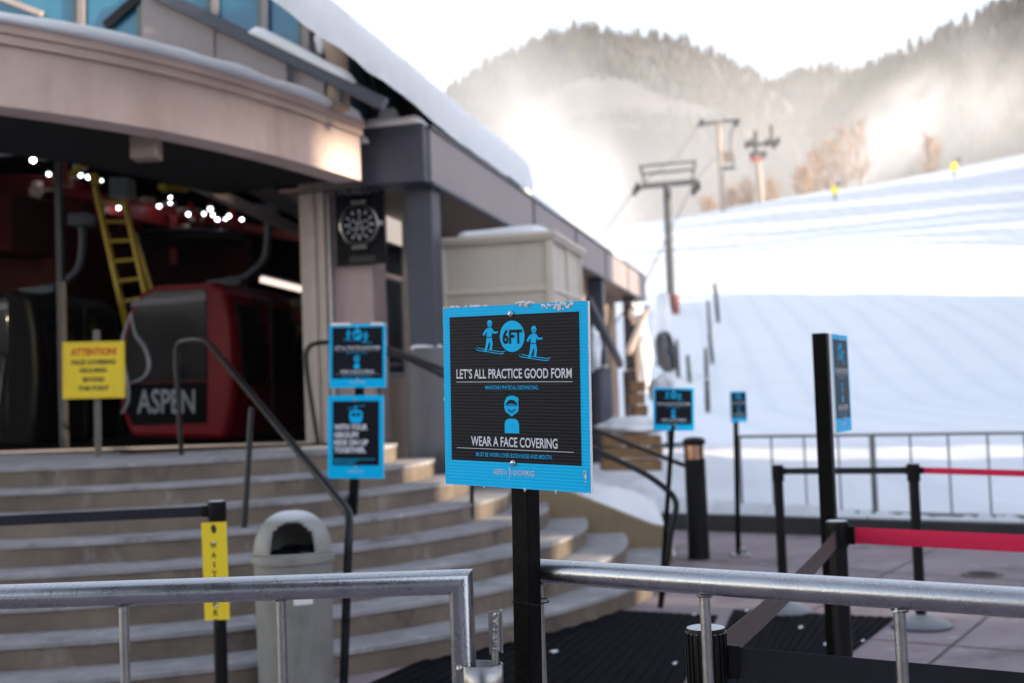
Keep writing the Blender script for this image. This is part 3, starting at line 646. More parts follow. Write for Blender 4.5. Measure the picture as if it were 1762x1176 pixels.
mb = MB(); mb.hexa([B(-4.2, .66, 4.93), B(-4.2, -.03, 4.15), B(4.3, -.03, 4.15), B(4.3, .66, 4.93), B(-4.2, .66, 4.98), B(-4.2, -.03, 4.185), B(4.3, -.03, 4.185), B(4.3, .66, 4.98)]); mb.build('roof_deck', M_dark, W, smooth=0)
mb = MB(); mb.ridge([B(.08, .0, ZT), B(.08, .3, ZT), B(.1, .56, ZT)], .3, .10, 8); mb.ridge([B(.3, .30, ZT + .02), B(.25, .52, ZT + .02)], .34, .19, 9); mb.ridge([B(.05, .52, ZT - .14), B(.05, .68, ZT - .14)], .16, .075, 12)
mb.ridge([B(4.3, .05, ZT), B(5.3, .05, ZT), B(6.6, .05, ZT)], .2, .09, 14); mb.ridge([B(9.0, .03, ZT), B(9.7, .03, ZT)], .16, .07, 15); mb.ridge([B(10.6, .03, ZT), B(11.5, .03, ZT), B(12.4, .03, ZT)], .16, .06, 16); mb.ridge([B(15.0, .03, ZT), B(15.5, .03, ZT)], .16, .05, 17)
mb.build_each('snow_cap', M_snow, W, smooth=180)
mb = MB(); mb.bb(.64, .66, .64, .64, 3, 3.2) if False else None
# wall behind the snowy bays and pale lamp on the eave
mb = MB(); mb.bar(B(4.0, -.02, ZT + .02), B(4.35, -.02, ZT + .02), .05, .05); mb.build('eave_lamp', emit('eave_lamp', (1, .95, .7), .2), W)

# ------------------------------------------------------------------ steps
SC = Vector((-3.2, 10.75, 0)); RR = [4.45 - .33 * k for k in range(8)]; ST = 1.16 / 8
A0, A1 = R(4), R(-215)
def arc(r, z, n=72): return [SC + Vector((r * math.cos(A0 + (A1 - A0) * k / n), r * math.sin(A0 + (A1 - A0) * k / n), z)) for k in range(n + 1)]
sr = thing('stone_staircase', 'broad curved concrete staircase with worn treads below the station canopy', 'staircase', (SC.x, SC.y, 0))
mr, mt = MB(), MB()
for k, r in enumerate(RR):
    z0, z1 = k * ST, (k + 1) * ST; n = 72
    lo, up = arc(r, z0 - (.01 if k == 0 else 0)), arc(r, z1 - .03); rin = RR[k + 1] if k < 7 else .3
    mr.add(lo + up, [(i, i + 1, n + 2 + i, n + 1 + i) for i in range(n)])
    o = arc(r + .012, z1 - .03); t = arc(r + .012, z1 - .006); t2 = arc(r + .004, z1); inn = arc(rin - .02, z1)
    mt.add(up + o + t + t2 + inn, [((j) * (n + 1) + i, (j) * (n + 1) + i + 1, (j + 1) * (n + 1) + i + 1, (j + 1) * (n + 1) + i) for j in range(4) for i in range(n)])
mr.build('riser', M_conc, sr, smooth=50); mt.build('tread', M_nose, sr, smooth=50)
mb = MB()                                        # sloping wall at the end of the steps
zt = lambda x: .30 + max(0, 1.22 - x) * .44
cw = [(1.36, 0), (1.36, .30), (1.22, .33), (-.6, .33 + 1.82 * .44), (-.6, 0)]
mb.prism(cw, lambda u, v, d: Vector((u, 10.93 + d, v)), 0, .26); mb.build('cheek_wall', M_cheek, sr, smooth=0, bevel=.015)

# ================================================================== THINGS
# ---- the sharp notice board tied to the barrier
XL = -(CR @ Vector(((-1804 - CX) / FPX, -(666 - CY) / FPX, -1))).normalized()
ZL = CR @ Vector((0.004, 1, .0)); ZL = (ZL - XL * ZL.dot(XL)).normalized(); YL = ZL.cross(XL)
c = at(885.5, 682.5, 3.045)
MW = Matrix.Translation(c) @ Matrix((XL, YL, ZL)).transposed().to_4x4()
sg = thing('notice_board', 'sharp blue edged 6FT distancing board on a black post tied to the steel barrier', 'sign', mw=MW)
board_mesh(.4572, .4572, 'distance').build('panel', M_blue, sg, local=True, smooth=0)
for v in (.05, .862): bolt_mesh(-.003, (.5 - v) * .4572, -.0075).build('bolt', M_bolt, sg, local=True, smooth=60)
mb = MB(); s = .0254
mb.hexa([(x + .003, y + .0335, z) for z in (-c.z - .0, .205) for x, y in ((-s, -s), (s, -s), (s, s), (-s, s))]); mb.build('post', M_post, sg, local=True, smooth=0, bevel=.002)
M_ice = mat('crusted_snow', (.85, .87, .91), .5, 0, .03, 40, .6, 200)
mb = MB(); rnd = random.Random(5)
for i in range(26):                              # crumbs of frozen snow on the top edge
    x = -.2286 + .24 * rnd.random() * .62; r = rnd.uniform(.0008, .0026); mb.blob((x, rnd.uniform(-.004, .003), .2286 + r * .6), (r * 1.3, r, r * rnd.uniform(.8, 2)), i, .5, 3, 8, 5)
for i in range(16):
    x = .012 + .055 * rnd.random(); r = .0042 * (1 - abs(x - .045) / .045) + .0012; mb.blob((x, rnd.uniform(-.007, -.001), .2286 + rnd.uniform(-.004, .004)), (r * 1.6, r, r * 1.1), i + 40, .6, 3, 10, 6)
for i in range(34):
    x = .095 + .09 * rnd.random(); r = rnd.uniform(.0012, .0042); mb.blob((x, -.0062, .2286 - .003 - .014 * rnd.random() * (1 if i % 2 else .4)), (r * 1.5, .0014, r), i + 90, .7, 4, 10, 6)
for i in range(12):
    r = rnd.uniform(.001, .0028); mb.blob((-.2290, rnd.uniform(-.004, .004), rnd.uniform(-.21, .17)), (r * .7, r, r * 1.6), i + 140, .5, 3, 8, 5)
for x in (.03, .035, .125, .2, .222, -.1): r = rnd.uniform(.0015, .0045); mb.blob((x, -.004, -.2286 - r * .4), (r * .8, r * .6, r * 1.5), int(x * 99) + 7, .5, 3, 8, 5)
for i in range(14): r = rnd.uniform(.001, .003); mb.blob((.213 + rnd.uniform(-.006, .005), -.0065, -.175 - .03 * rnd.random()), (r * .7, .0012, r * 1.6), i + 60, .6, 3, 8, 5)
mb.build('snow_crust', M_ice, sg, local=True, smooth=60)['kind'] = 'stuff'
zb = -.2286 - (1042 - 845) / 690
mb = MB(); q = .0262; lo = [(-q, -q), (q, -q), (q + .018, -q + .004), (q + .022, q), (q, q + .02), (-q, q), (-q, -q)]
mb.tube([(x + .003, y + .0335, zb + .002 * math.sin(i * 2.1)) for i, (x, y) in enumerate(lo)], .0018, 8); mb.box((.0, .004, zb), (.006, .004, .004)); mb.build('cable_tie', M_black, sg, local=True)

# ---- crowd barriers of galvanised pipe
def barrier(label, P0, P1, posts, bal, zb=.16, r=.0305, grp='galvanised barriers along the front'):
    t = thing('crowd_barrier', label, 'barrier', (P0.x, P0.y, 0), grp)
    d = (P1 - P0); d.z = 0; d.normalize(); pts = [P0, P1]
    mb = MB()
    if posts & 2: e = P1 + d * .0; pts = [P0, e, Vector((e.x, e.y, zb)), Vector((P0.x, P0.y, zb))]
    mb.tube(pts, r, 28); mb.build('frame' if posts else 'top_rail', M_galv, t, smooth=50)
    if not posts:
        mb = MB(); mb.tube([Vector((P0.x, P0.y, zb)), Vector((P1.x, P1.y, zb))], r * .8, 20); mb.build('bottom_rail', M_galv_plain, t)
    for p in bal:
        zt = P0.z + (P1.z - P0.z) * ((p - P0).dot(d) / ((P1 - P0).dot(d)))
        mb = MB(); mb.tube([Vector((p.x, p.y, zt - r * .6)), Vector((p.x, p.y, zb))], .0125, 18)
        mb.blob((p.x, p.y, zt - r - .001), (.0185, .0185, .006), int(p.x * 77), .5, 3, 18, 8); mb.build('upright', M_galv_plain, t)
    return t
P0, P1 = at(-420, 1033.5, 3.08), at(793, 998.5, 3.02); P0.z = P1.z = 1.06
bl = [at(x, 1090, 3.06 - .0) for x in (-60, 214, 485)]
fl = barrier('galvanised pipe barrier with a mitred end post beside the yellow WAIT HERE post', P0, P1, 2, bl)
A, Bp = at(921, 981.5, 3.15), at(1762, 1035, 2.435); dv = (Bp - A); A.z = Bp.z = 1.062; dv = Bp - A; E1 = Bp + dv * .75
def onl(x):
    d = ray(x, 1060); n = Vector((dv.y, -dv.x, 0)); t = (A - EYE).dot(n) / d.dot(n); return EYE + d * t
ft = barrier('galvanised pipe barrier running behind the sharp 6FT board towards the red belts', A, E1, 0, [onl(928.5) , onl(1214), onl(1548), onl(1960)])
mb = MB(); mb.tube([A - dv.normalized() * .004, A + dv.normalized() * .006], .0325, 28); mb.build('end_weld', M_galv_plain, ft)
# latch of the first barrier
pe = at(803, 1160, 3.02); mb = MB()
k = at(838, 1160, 3.0)
ring = [Vector((pe.x - .005, pe.y - .045, 0)), Vector((k.x - .01, k.y - .05, 0)), Vector((k.x + .035, k.y - .03, 0)), Vector((k.x + .042, k.y + .01, 0)), Vector((k.x + .02, k.y + .035, 0)), Vector((pe.x, pe.y + .04, 0))]
ring = fillet(ring, .03, 5); z1 = at(830, 1143, 3.0).z
vs = [p + Vector((0, 0, z1)) for p in ring] + [p + Vector((0, 0, z1 - .09)) for p in ring]; nn = len(ring)
mb.add(vs, [(i, i + 1, nn + i + 1, nn + i) for i in range(nn - 1)]); o = mb.build('latch_bracket', M_galv_plain, fl); sm = o.modifiers.new('thick', 'SOLIDIFY'); sm.thickness = .006
mb = MB(); a1, a2 = at(847, 1052, 3.02), at(850, 1126, 3.02); mb.bar(a1, a2, .006, .022); mb.bar(at(862, 1050, 3.04), at(864, 1122, 3.04), .03, .006)
mb.tube([at(855, 1056, 3.0), at(856.5, 1120, 3.0)], .0085, 14); mb.tube([at(852, 1112, 3.01), at(853, 1156, 3.01)], .0095, 16)
for i in range(16): mb.blob(at(853 + random.uniform(-1.2, 1.2), 1058 + i * 3.9, 2.993), (.006, .004, .0045), i, .6, 3, 9, 6)
mb.build('latch_pin', M_galv_plain, fl)
mb = MB(); mb.blob(at(791, 1150, 2.99), (.009, .009, .009), 3, .3); mb.build('latch_rivet', M_galv_plain, fl)

# ---- belt posts
def stanchion(label, p, h, r=.035, head=.047, dome=True, grp='belt posts', body=M_blackfrost, hh=.115, topfrost=True):
    t = thing('belt_post', label, 'belt post', (p.x, p.y, 0), grp); mb = MB()
    mb.lathe([(r, .03), (r, h - hh)], (0, 0, 0), 24); mb.build('post', M_black, t, local=True)
    mb = MB(); mb.lathe([(head * .96, h - hh), (head, h - hh + .004), (head, h - .006), (head * .97, h - .001), (head * .9, h)], (0, 0, 0), 32)
    for q in range(20): a = 6.2832 * q / 20; mb.box((math.cos(a) * head, math.sin(a) * head, h - hh / 2), (.006, .006, hh * .86), a)
    mb.build('belt_head', body, t, local=True)
    mb = MB()
    mb.lathe([(.18, 0), (.182, .018), (.165, .035), (.11, .058), (.06, .075), (r + .004, .082)] if dome else [(.17, 0), (.17, .02), (.05, .028)], (0, 0, 0), 36); mb.build('base', M_dome, t, local=True)
    return t
def belt(label, p, q, wd, m, cat='belt', sag=.0, grp='belts strung between posts', ends=True):
    t = thing('belt', label, cat, p, grp); n = 14; pts = [p.lerp(q, i / n) - Vector((0, 0, sag * 4 * (i / n) * (1 - i / n))) for i in range(n + 1)]
    d = (q - p); d.z = 0; d.normalize(); sd = Vector((d.y, -d.x, 0)) * .0012; u = Vector((0, 0, wd / 2)); mb = MB(); vs = []
    for x in pts: vs += [x - sd - u, x + sd - u, x + sd + u, x - sd + u]
    mb.add(vs, [(i * 4 + k, i * 4 + (k + 1) % 4, i * 4 + 4 + (k + 1) % 4, i * 4 + 4 + k) for i in range(n) for k in range(4)] + [(0, 1, 2, 3), tuple(4 * n + k for k in (3, 2, 1, 0))])
    mb.build('webbing', m, t, smooth=30)
    if ends:
        mb = MB(); mb.bar(p, p + (q - p).normalized() * .03, .012, wd * 1.12); mb.bar(q - (q - p).normalized() * .03, q, .012, wd * 1.12); mb.build_each('clip', M_black, t, smooth=0, bevel=.003)
    return t
f1 = gnd(1214, 1500); pf = at(1214, 1078, 3.0); pf = Vector((pf.x, pf.y, 0)); hf = at(1214, 1079, 3.0).z
stanchion('frost topped ribbed black belt post close behind the steel barrier upright', pf, hf, .040, .0475, hh=.17)
pm = at(1440, 900, 5.5); hm = pm.z + .01; pm = Vector((pm.x, pm.y, 0)); stanchion('black belt post where the brown belt meets the long crimson belt', pm, hm, .04, .047)
pa = at(1350.5, 1060, 7.9); pa = gnd(1350, 1056); hA = at(1352, 799, pa.y).z
stanchion('black domed belt post at the free end of the short black belt', pa, hA, .032, .037)
pb = gnd(1586, 1080); hB = at(1583, 797, pb.y).z; stanchion('black domed belt post with a black belt one side and a red belt the other', pb, hB, .032, .037)
pl_ = at(373, 862, 6.0); hL = pl_.z; pl_ = Vector((pl_.x, pl_.y, 0)); sw = stanchion('black belt post carrying a tall yellow WAIT HERE strip', pl_, hL, .032, .042, hh=.10)
V = lambda p, z: Vector((p.x, p.y, z))
e = (pm - pf).normalized()
belt('broad brown belt climbing from the ribbed post to the frost capped middle post', V(pf + e * .05, hf - .085), V(pm - e * .05, hm - .075), .075, M_belt_b, sag=.02)
q = at(2300, 1255, 2.6); e = (V(q, 0) - pf).normalized(); z0 = at(1260, 1136, 3.0).z
belt('broad navy belt leaving the ribbed black post low behind the barrier', V(pf + e * .05, z0), at(1790, 1189, 2.72), .073, M_belt_k, sag=.0)
e = Vector((1, .0, 0)); q = at(2400, 950, 5.5)
belt('long crimson belt stretched taut from the frost capped middle post', V(pm + e * .05, at(1462, 921, 5.5).z), at(1850, 940, 4.9), .072, M_belt_r, sag=0)
e = (pb - pa).normalized(); belt('short black belt between the two domed posts near the snow fence', V(pa + e * .035, hA - .045), V(pb - e * .035, hB - .045), .042, M_belt_k)
e = Vector((1, -.1, 0)).normalized(); belt('thin red belt leaving the domed post in front of the snow fence', V(pb + e * .035, hB - .045), at(1900, 819, 6.9), .038, M_belt_r)
e = Vector((-1, 0, 0)); belt('black belt reaching the WAIT HERE post across the lower steps', V(pl_ + e * .045, at(357, 880, 6).z), at(-330, 912, 5.9), .05, M_belt_k)
# yellow strip on the post
cc = at(371, 983, 5.955); Wd, Hd = .12, .47
mw = facing(cc, R(1), R(-.6)); wb = MB(); wb.mat(M_ysign).box((0, 0, 0), (Wd, .006, Hd)); F = lambda u, v: Vector(((u - .5) * Wd, -.0036, (.5 - v) * Hd))
wb.mat(M_kprint)
for i, ch in enumerate('WAIT HERE'):
    if ch != ' ': v = .205 + i * .0985; put_text(wb, ch, F, .46 - (.13 if ch == 'W' else .03 if ch == 'I' else .10), .46 + (.13 if ch == 'W' else .03 if ch == 'I' else .10), v + .062, v, .03)
wb.flat([(.40, .035), (.46, .02), (.54, .03), (.60, .06), (.58, .10), (.50, .118), (.42, .10), (.38, .065)], F)
ob = wb.build('wait_strip', M_ysign, None, smooth=0); ob.parent = sw; ob.matrix_basis = world_of(sw).inverted() @ mw; ob['label'] = 'yellow strip lettered WAIT HERE'
for v in (.21, .86):
    m_ = bolt_mesh(0, (.5 - v) * Hd, -.004); o2 = m_.build('bolt', M_bolt, None, smooth=60); o2.parent = ob

# ---- litter bin with a domed lid
pbn = at(507, 1050, 6.55); pbn.z = 0; bt = thing('litter_bin', 'grey round litter bin with a domed open lid at the foot of the steps', 'bin', pbn)
r0 = .208; zr = at(507, 958, 6.55).z; zt_ = at(507, 880, 6.5).z
mb = MB(); mb.lathe([(r0 * .93, .01), (r0 * .95, .03), (r0 * .99, zr - .03), (r0, zr - .02)], (0, 0, 0), 40); mb.build('drum', M_bin, bt, local=True)
mb = MB(); mb.lathe([(r0 * 1.0, zr - .025), (r0 * 1.05, zr - .022), (r0 * 1.06, zr + .0), (r0 * 1.05, zr + .018), (r0 * 1.0, zr + .022)], (0, 0, 0), 40); mb.build('rim', M_bin, bt, local=True)
hd = zt_ - zr - .02; bm_n, bm_m = 56, 26; vs, fs = [], []
for j in range(bm_m + 1):
    ph = j / bm_m * math.pi / 2
    for k in range(bm_n): th = 6.2832 * k / bm_n; vs.append((r0 * math.cos(ph) ** .8 * math.cos(th) if j < bm_m else 0, r0 * math.cos(ph) ** .8 * math.sin(th) if j < bm_m else 0, zr + .02 + hd * math.sin(ph)))
fd = math.atan2(-1, .14)
for j in range(bm_m):
    for k in range(bm_n):
        th = 6.2832 * (k + .5) / bm_n; dth = (th - fd + math.pi) % (2 * math.pi) - math.pi; s_ = math.sin((j + .5) / bm_m * math.pi / 2)
        x = dth / .62; y = (s_ - .08) / .72
        if y > 0 and abs(x) < 1 and y < (1 - .38 * abs(x) ** 3): continue
        fs.append((j * bm_n + k, j * bm_n + (k + 1) % bm_n, (j + 1) * bm_n + (k + 1) % bm_n, (j + 1) * bm_n + k))
mb = MB(); mb.add(vs, fs); o = mb.build('domed_lid', frosted('bin_lid', (.27, .27, .26), .5, 0, .8, .72, 1.0), bt, local=True, smooth=60); sm = o.modifiers.new('thick', 'SOLIDIFY'); sm.thickness = .012
mb = MB(); mb.blob((.02, 0, zr - .03), (.17, .17, .09), 3, .4); mb.build('rubbish_bag', M_black, bt, local=True)
mb = MB(); z1, z0 = at(530, 1022, 6.36).z, at(530, 1041, 6.36).z
lab = [Vector((r0 * 1.0 * math.cos(a), r0 * 1.0 * math.sin(a), z)) for z in (z0, z1) for a in [fd + .02 + .055 * i for i in range(10)]]
mb.add([x * 1.0 for x in lab], [(i, i + 1, 11 + i, 10 + i) for i in range(9)]); mb.build('paper_label', M_white, bt, local=True)

# ---- handrails on the steps
def handrail(label, rail, posts, r=.02, pr=.018, extra=None, loc=None):
    t = thing('handrail', label, 'handrail', loc or V(Vector(posts[0][1]), 0), 'black stair handrails'); mb = MB(); mb.tube(rail, r, 14); mb.build('rail', M_rail, t)
    for a, b in posts: mb = MB(); mb.tube([a, b], pr, 12); mb.build('post', M_rail, t)
    return t
b0 = gnd(591, 1185); top0 = at(603, 930, b0.y); low = b0
rc = fillet([at(304, 640, 9.9), at(304, 588, 9.9), at(352, 582, 9.6), at(602, 884, 6.75), at(600, 925, 6.65), b0], .22, 8)
handrail('black handrail rising from the litter bin to the hall entrance', rc, [(at(304, 640, 9.9), Vector((at(312, 782, 9.9).x, 9.9, LZ))), (at(433, 702, 8.25), at(418, 942, 8.1))], .024, .02)
mb = MB()
rb0 = V(Vector((1.04, 8.6, 0)), 0)
rbp = fillet([at(655, 668, 10.1), at(648, 606, 10.1), at(690, 612, 9.95), at(1120, 820, 8.62), at(1168, 860, 8.55), at(1156, 905, 8.55), at(1136, 1046, 8.55)], .16, 8)
handrail('black handrail ending in a loop by the small tilted 6FT board', rbp, [(at(812, 688, 9.35), at(812, 893, 9.45)), (at(655, 668, 10.1), at(655, 745, 10.1))], .021, .017)
rap = fillet([at(549, 772, 11.05), at(528, 640, 10.9), at(526, 594, 10.8), at(566, 588, 10.7), at(668, 598, 10.7), at(1148, 790, 11.25), at(1206, 812, 11.3), at(1210, 870, 11.3), at(1204, 960, 11.3)], .18, 8)
handrail('black handrail looping beside the door frame and passing above the tan cheek wall', rap, [(at(900, 690, 10.95), at(900, 830, 10.95))], .021, .017, loc=V(at(549, 772, 11.05), 0))
rd = fillet([at(-6, 760, 10.3), at(8, 640, 10.2), at(14, 606, 10.1), at(-40, 596, 10), at(-300, 800, 7.8)], .12, 8)
handrail('black handrail post cut off by the picture edge beside the dark cabin', rd, [(at(-120, 660, 9.3), at(-120, 860, 9.3))], .024, .02, loc=V(at(-6, 760, 10.3), 0))

# ---- the other notice boards
def notice(name, label, panels, yaw, post_top, post_bot, pw=.05, snow=None, grp='notice boards on posts'):
    """panels: (centre, W, H, kind); the post is square tube"""
    c = panels[0][0]; lean_v = (post_top - post_bot).normalized()
    t = thing(name, label, 'sign', V(post_bot, post_bot.z), grp)
    for c, Wp, Hp, kd in panels:
        rx = Matrix.Rotation(yaw, 3, 'Z') @ Vector((1, 0, 0)); z = (lean_v * .35 + Vector((0, 0, .65))).normalized(); rx = (rx - z * rx.dot(z)).normalized(); y = z.cross(rx)
        m = Matrix.Translation(c) @ Matrix((rx, y, z)).transposed().to_4x4()
        o = board_mesh(Wp, Hp, kd).build('panel', M_blue, None, smooth=0); o.parent = t; o.matrix_basis = world_of(t).inverted() @ m
        for v in (.055, .86):
            q = bolt_mesh(0, (.5 - v) * Hp, -.0075).build('bolt', M_bolt, None, smooth=60); q.parent = o
        if snow:
            mb = MB(); rnd = random.Random(snow)
            for x0, x1, h in ((-.48, -.12, .020), (.22, .47, .018)):
                mb.ridge([(x0 * Wp, 0, Hp / 2 - .002), ((x0 + x1) / 2 * Wp, 0, Hp / 2 - .002), (x1 * Wp, 0, Hp / 2 - .002)], .03, h, snow)
            q = mb.build('snow_cap', M_snow, None, smooth=180); q.parent = o; snow = None
    off_ = Matrix.Rotation(yaw, 3, 'Z') @ Vector((0, pw / 2 + .008, 0))
    mb = MB(); mb.bar(post_bot + off_, post_top + off_, pw, pw, up=Matrix.Rotation(yaw, 3, 'Z') @ Vector((0, 1, 0))); mb.build('post', M_post, t, smooth=0, bevel=.003)
    return t
D = 8.7
notice('notice_board', 'blue ride up together board hung below a snowy 6FT board on one post', [(at(615.5, 612.5, D), .415, .455, 'distance'), (at(612.5, 752, D), .41, .59, 'group')], R(-8), at(622, 575, D), at(597, 1010, D), .058, 3)
D = 8.62
pbot = at(1138, 1046, 8.5); notice('notice_board', 'small tilted blue 6FT board strapped beside the looped handrail end', [(at(1159, 704.5, D), .302, .302, 'distance')], R(12), at(1163, 675, D), pbot, .028)
g = gnd(1275, 958); D = g.y
t4 = notice('notice_board', 'small narrow looking 6FT board turned away on a thin pole before the snow fence', [(at(1270.5, 700, D), .29, .28, 'distance')], R(50), at(1269.5, 680, D), g, .036)
mb = MB(); mb.box((g.x, g.y, .012), (.16, .14, .024)); mb.box((g.x + .02, g.y, .05), (.06, .06, .06)); mb.build('base', M_galv_plain, t4, bevel=.004)
D = 5.62
notice('notice_board', '6FT board seen almost edge on behind the frost capped belt post', [(at(1447, 659.5, D), .36, .445, 'distance')], R(64), at(1427, 573, D), V(at(1452, 1130, D), .02), .066)
# yellow board on the landing
ps = pla(166, 776, -1.0); ps = at(166, 782, 10.35); ps.z = LZ - .15
ty = thing('warning_board', 'square yellow ATTENTION face covering board on a grey post before the hall', 'sign', ps)
cY = at(161.5, 637, 10.28); Ws, Hs = .512, .478; yb = MB(); yb.mat(M_ysign).box((0, 0, 0), (Ws, .012, Hs)); F = lambda u, v: Vector(((u - .5) * Ws, -.0066, (.5 - v) * Hs))
yb.mat(M_redprint); put_text(yb, 'ATTENTION!', F, .13, .87, .245, .11, .05)
for a, b_, c_, d_ in ((.035, .035, .965, .04), (.035, .96, .965, .965), (.035, .035, .04, .965), (.96, .035, .965, .965)): yb.flat([(a, b_), (c_, b_), (c_, d_), (a, d_)], F)
yb.mat(M_kprint)
for tx, v, hw in (('FACE COVERING', .405, .355), ('REQUIRED', .555, .22), ('BEYOND', .71, .175), ('THIS POINT', .865, .25)): put_text(yb, tx, F, .5 - hw, .5 + hw, v, v - .085, .05)
o = yb.build('panel', M_ysign, None, smooth=0); o.parent = ty; o.matrix_basis = world_of(ty).inverted() @ facing(cY, R(4), R(.8))
mb = MB(); mb.bar(ps + Vector((0, .04, 0)), at(166, 568, 10.33), .05, .05); mb.build('post', mat('grey_post', (.16, .15, .14), .5, .4), ty, smooth=0)

# ---- ticket booth beside the column
kf = at(755, 520, 12.0); kr = at(955, 520, 12.0)
bt0 = thing('ticket_booth', 'cream panelled booth with a snow covered lid between column and eave', 'booth', V(kf, .2))
ex = (V(kr, 0) - V(kf, 0)); wdt = 1.16; ex = -BV; K0 = V(kf, 0); dp = 1.62
def kb(mb, x0, x1, y0, y1, z0, z1):
    q = [K0 + ex * x + BU * y for x, y in ((x0, y0), (x1, y0), (x1, y1), (x0, y1))]; return mb.hexa([V(p, z0) for p in q] + [V(p, z1) for p in q])
zt0 = at(850, 408, 12.0).z; zc = at(850, 503, 12.0).z
mb = MB(); kb(mb, .03, wdt - .03, .03, dp - .03, .0, zt0 - .04)
for i in range(22): x = .06 + i * (wdt - .12) / 21; kb(mb, x - .006, x + .006, .024, .034, .3, zt0 - .06)
mb.build('panelling', M_cream, bt0, smooth=0)
mb = MB()
for x in (0, wdt - .07): kb(mb, x, x + .07, 0, .07, 0, zt0 - .05)
for y in (.8, dp - .07): kb(mb, wdt - .07, wdt, y, y + .07, 0, zt0 - .05)
for z in (zc, 1.5, .5): kb(mb, .07, wdt - .07, .006, .05, z - .025, z + .025); kb(mb, wdt - .05, wdt - .006, .07, dp - .07, z - .025, z + .025)
mb.build('corner_trim', M_creamt, bt0, smooth=0, bevel=.006)
mb = MB(); kb(mb, -.05, wdt + .05, -.05, dp + .05, zt0 - .05, zt0); kb(mb, -.03, wdt + .03, -.03, dp + .03, zt0 - .08, zt0 - .05); mb.build('lid', M_creamt, bt0, smooth=0, bevel=.008)
mb = MB(); mb.ridge([V(K0 + ex * .12 + BU * .35, zt0), V(K0 + ex * .5 + BU * .4, zt0), V(K0 + ex * 1.1 + BU * .4, zt0)], .7, .11, 33); mb.ridge([V(K0 + ex * .3 + BU * 1.1, zt0), V(K0 + ex * 1.05 + BU * 1.15, zt0)], .6, .16, 35); mb.build('snow_cap', M_snow, bt0, smooth=180)
# ---- clock panel on the pier
cq = pla(621, 386, .30); cl = thing('watch_display', 'black display panel with a large silver rimmed watch face on the mauve pier', 'clock', cq)
xw = pla(579, 386, .30); xe = pla(663, 386, .30); Wc = (xe - xw).length; zu, zd = pla(621, 318, .30).z, pla(621, 456, .30).z; Hc = zu - zd
ym = Matrix.Translation(V(cq, (zu + zd) / 2)) @ Matrix((-BV, BU, Vector((0, 0, 1)))).transposed().to_4x4(); cl.matrix_basis = ym
mb = MB(); mb.box((0, 0, 0), (Wc, .06, Hc)); mb.build('panel', mat('gloss_black', (.006, .006, .009), .3, 0, .1, spec=.15), cl, local=True, smooth=0, bevel=.004)
fy = -.031
def disc(mb, r0_, r1_, y, n=48, cx=0, cz=0, sq=0.):
    vs = []; 
    for rr, yy in ((r0_, y), (r1_, y)):
        for k in range(n):
            a = 6.2832 * k / n; r_ = rr * (1 - sq * (.5 - .5 * math.cos(8 * a))); vs.append((cx + r_ * math.cos(a), yy, cz + r_ * math.sin(a)))
    return mb.add(vs, [(k, (k + 1) % n, n + (k + 1) % n, n + k) for k in range(n)])
rw = Wc * .415; zc_ = -Hc * .01; mb = MB(); vs = []; n = 56
for rr, yy in ((rw * 1.0, fy), (rw * .98, fy - .025), (rw * .88, fy - .032), (rw * .85, fy - .012)):
    for k in range(n): a = 6.2832 * k / n; r_ = rr * (1 - .05 * (.5 - .5 * math.cos(8 * a)) * (rr > rw * .9)); vs.append((r_ * math.cos(a), yy, zc_ + r_ * 1.02 * math.sin(a)))
mb.add(vs, [(j * n + k, j * n + (k + 1) % n, (j + 1) * n + (k + 1) % n, (j + 1) * n + k) for j in range(3) for k in range(n)])
mb.build('bezel', mat('watch_steel', (.30, .29, .28), .32, 1., .15, 12), cl, local=True, smooth=40)
mb = MB(); mb.box((0, fy - .02, zc_ + rw * 1.06), (rw * .7, .04, rw * .16)); mb.box((0, fy - .02, zc_ - rw * 1.06), (rw * .7, .04, rw * .16)); mb.box((rw * 1.08, fy - .018, zc_), (rw * .2, .03, rw * .26)); mb.build_each('lug', MATS['watch_steel'], cl, local=True, smooth=0, bevel=.01)
mb = MB(); mb.add([(0, fy - .013, zc_)] + [(rw * .86 * math.cos(6.2832 * k / 40), fy - .013, zc_ + rw * .86 * math.sin(6.2832 * k / 40)) for k in range(40)], [(0, 1 + k, 1 + (k + 1) % 40) for k in range(40)]); dl = mb.build('dial', MATS['gloss_black'], cl, local=True, smooth=0)
mb = MB(); mb.mat(M_wprint)
for k in range(12):
    a = 6.2832 * k / 12; u = Vector((math.cos(a), 0, math.sin(a))); c0 = Vector((0, fy - .016, zc_)); sd = Vector((-u.z, 0, u.x)) * rw * .032
    mb.add([c0 + u * rw * .56 - sd, c0 + u * rw * .56 + sd, c0 + u * rw * .72 + sd, c0 + u * rw * .72 - sd], [(0, 1, 2, 3)])
for cx_, cz_ in ((-.3, .0), (.3, 0), (0, -.34)): disc(mb, rw * .17, rw * .2, fy - .0155, 28, cx_ * rw, zc_ + cz_ * rw)
mb.build('hour_markers', M_wprint, dl, local=True, smooth=0)
mb = MB(); c0 = Vector((0, fy - .018, zc_)); mb.bar(c0, c0 + Vector((.01, 0, rw * .62)), .003, .014, up=Vector((0, 1, 0))); mb.bar(c0, c0 + Vector((-rw * .3, 0, rw * .26)), .003, .016, up=Vector((0, 1, 0))); mb.build('hand', M_wprint, dl, local=True, smooth=0)
mb = MB(); F = lambda u, v: Vector(((u - .5) * Wc, fy - .003, (.5 - v) * Hc)); put_text(mb, 'HUBLOT', F, .08, .92, .125, .03, .03); mb.build('lettering', mat('raised_letters', (.16, .16, .18), .4, .3), cl, local=True, smooth=0)
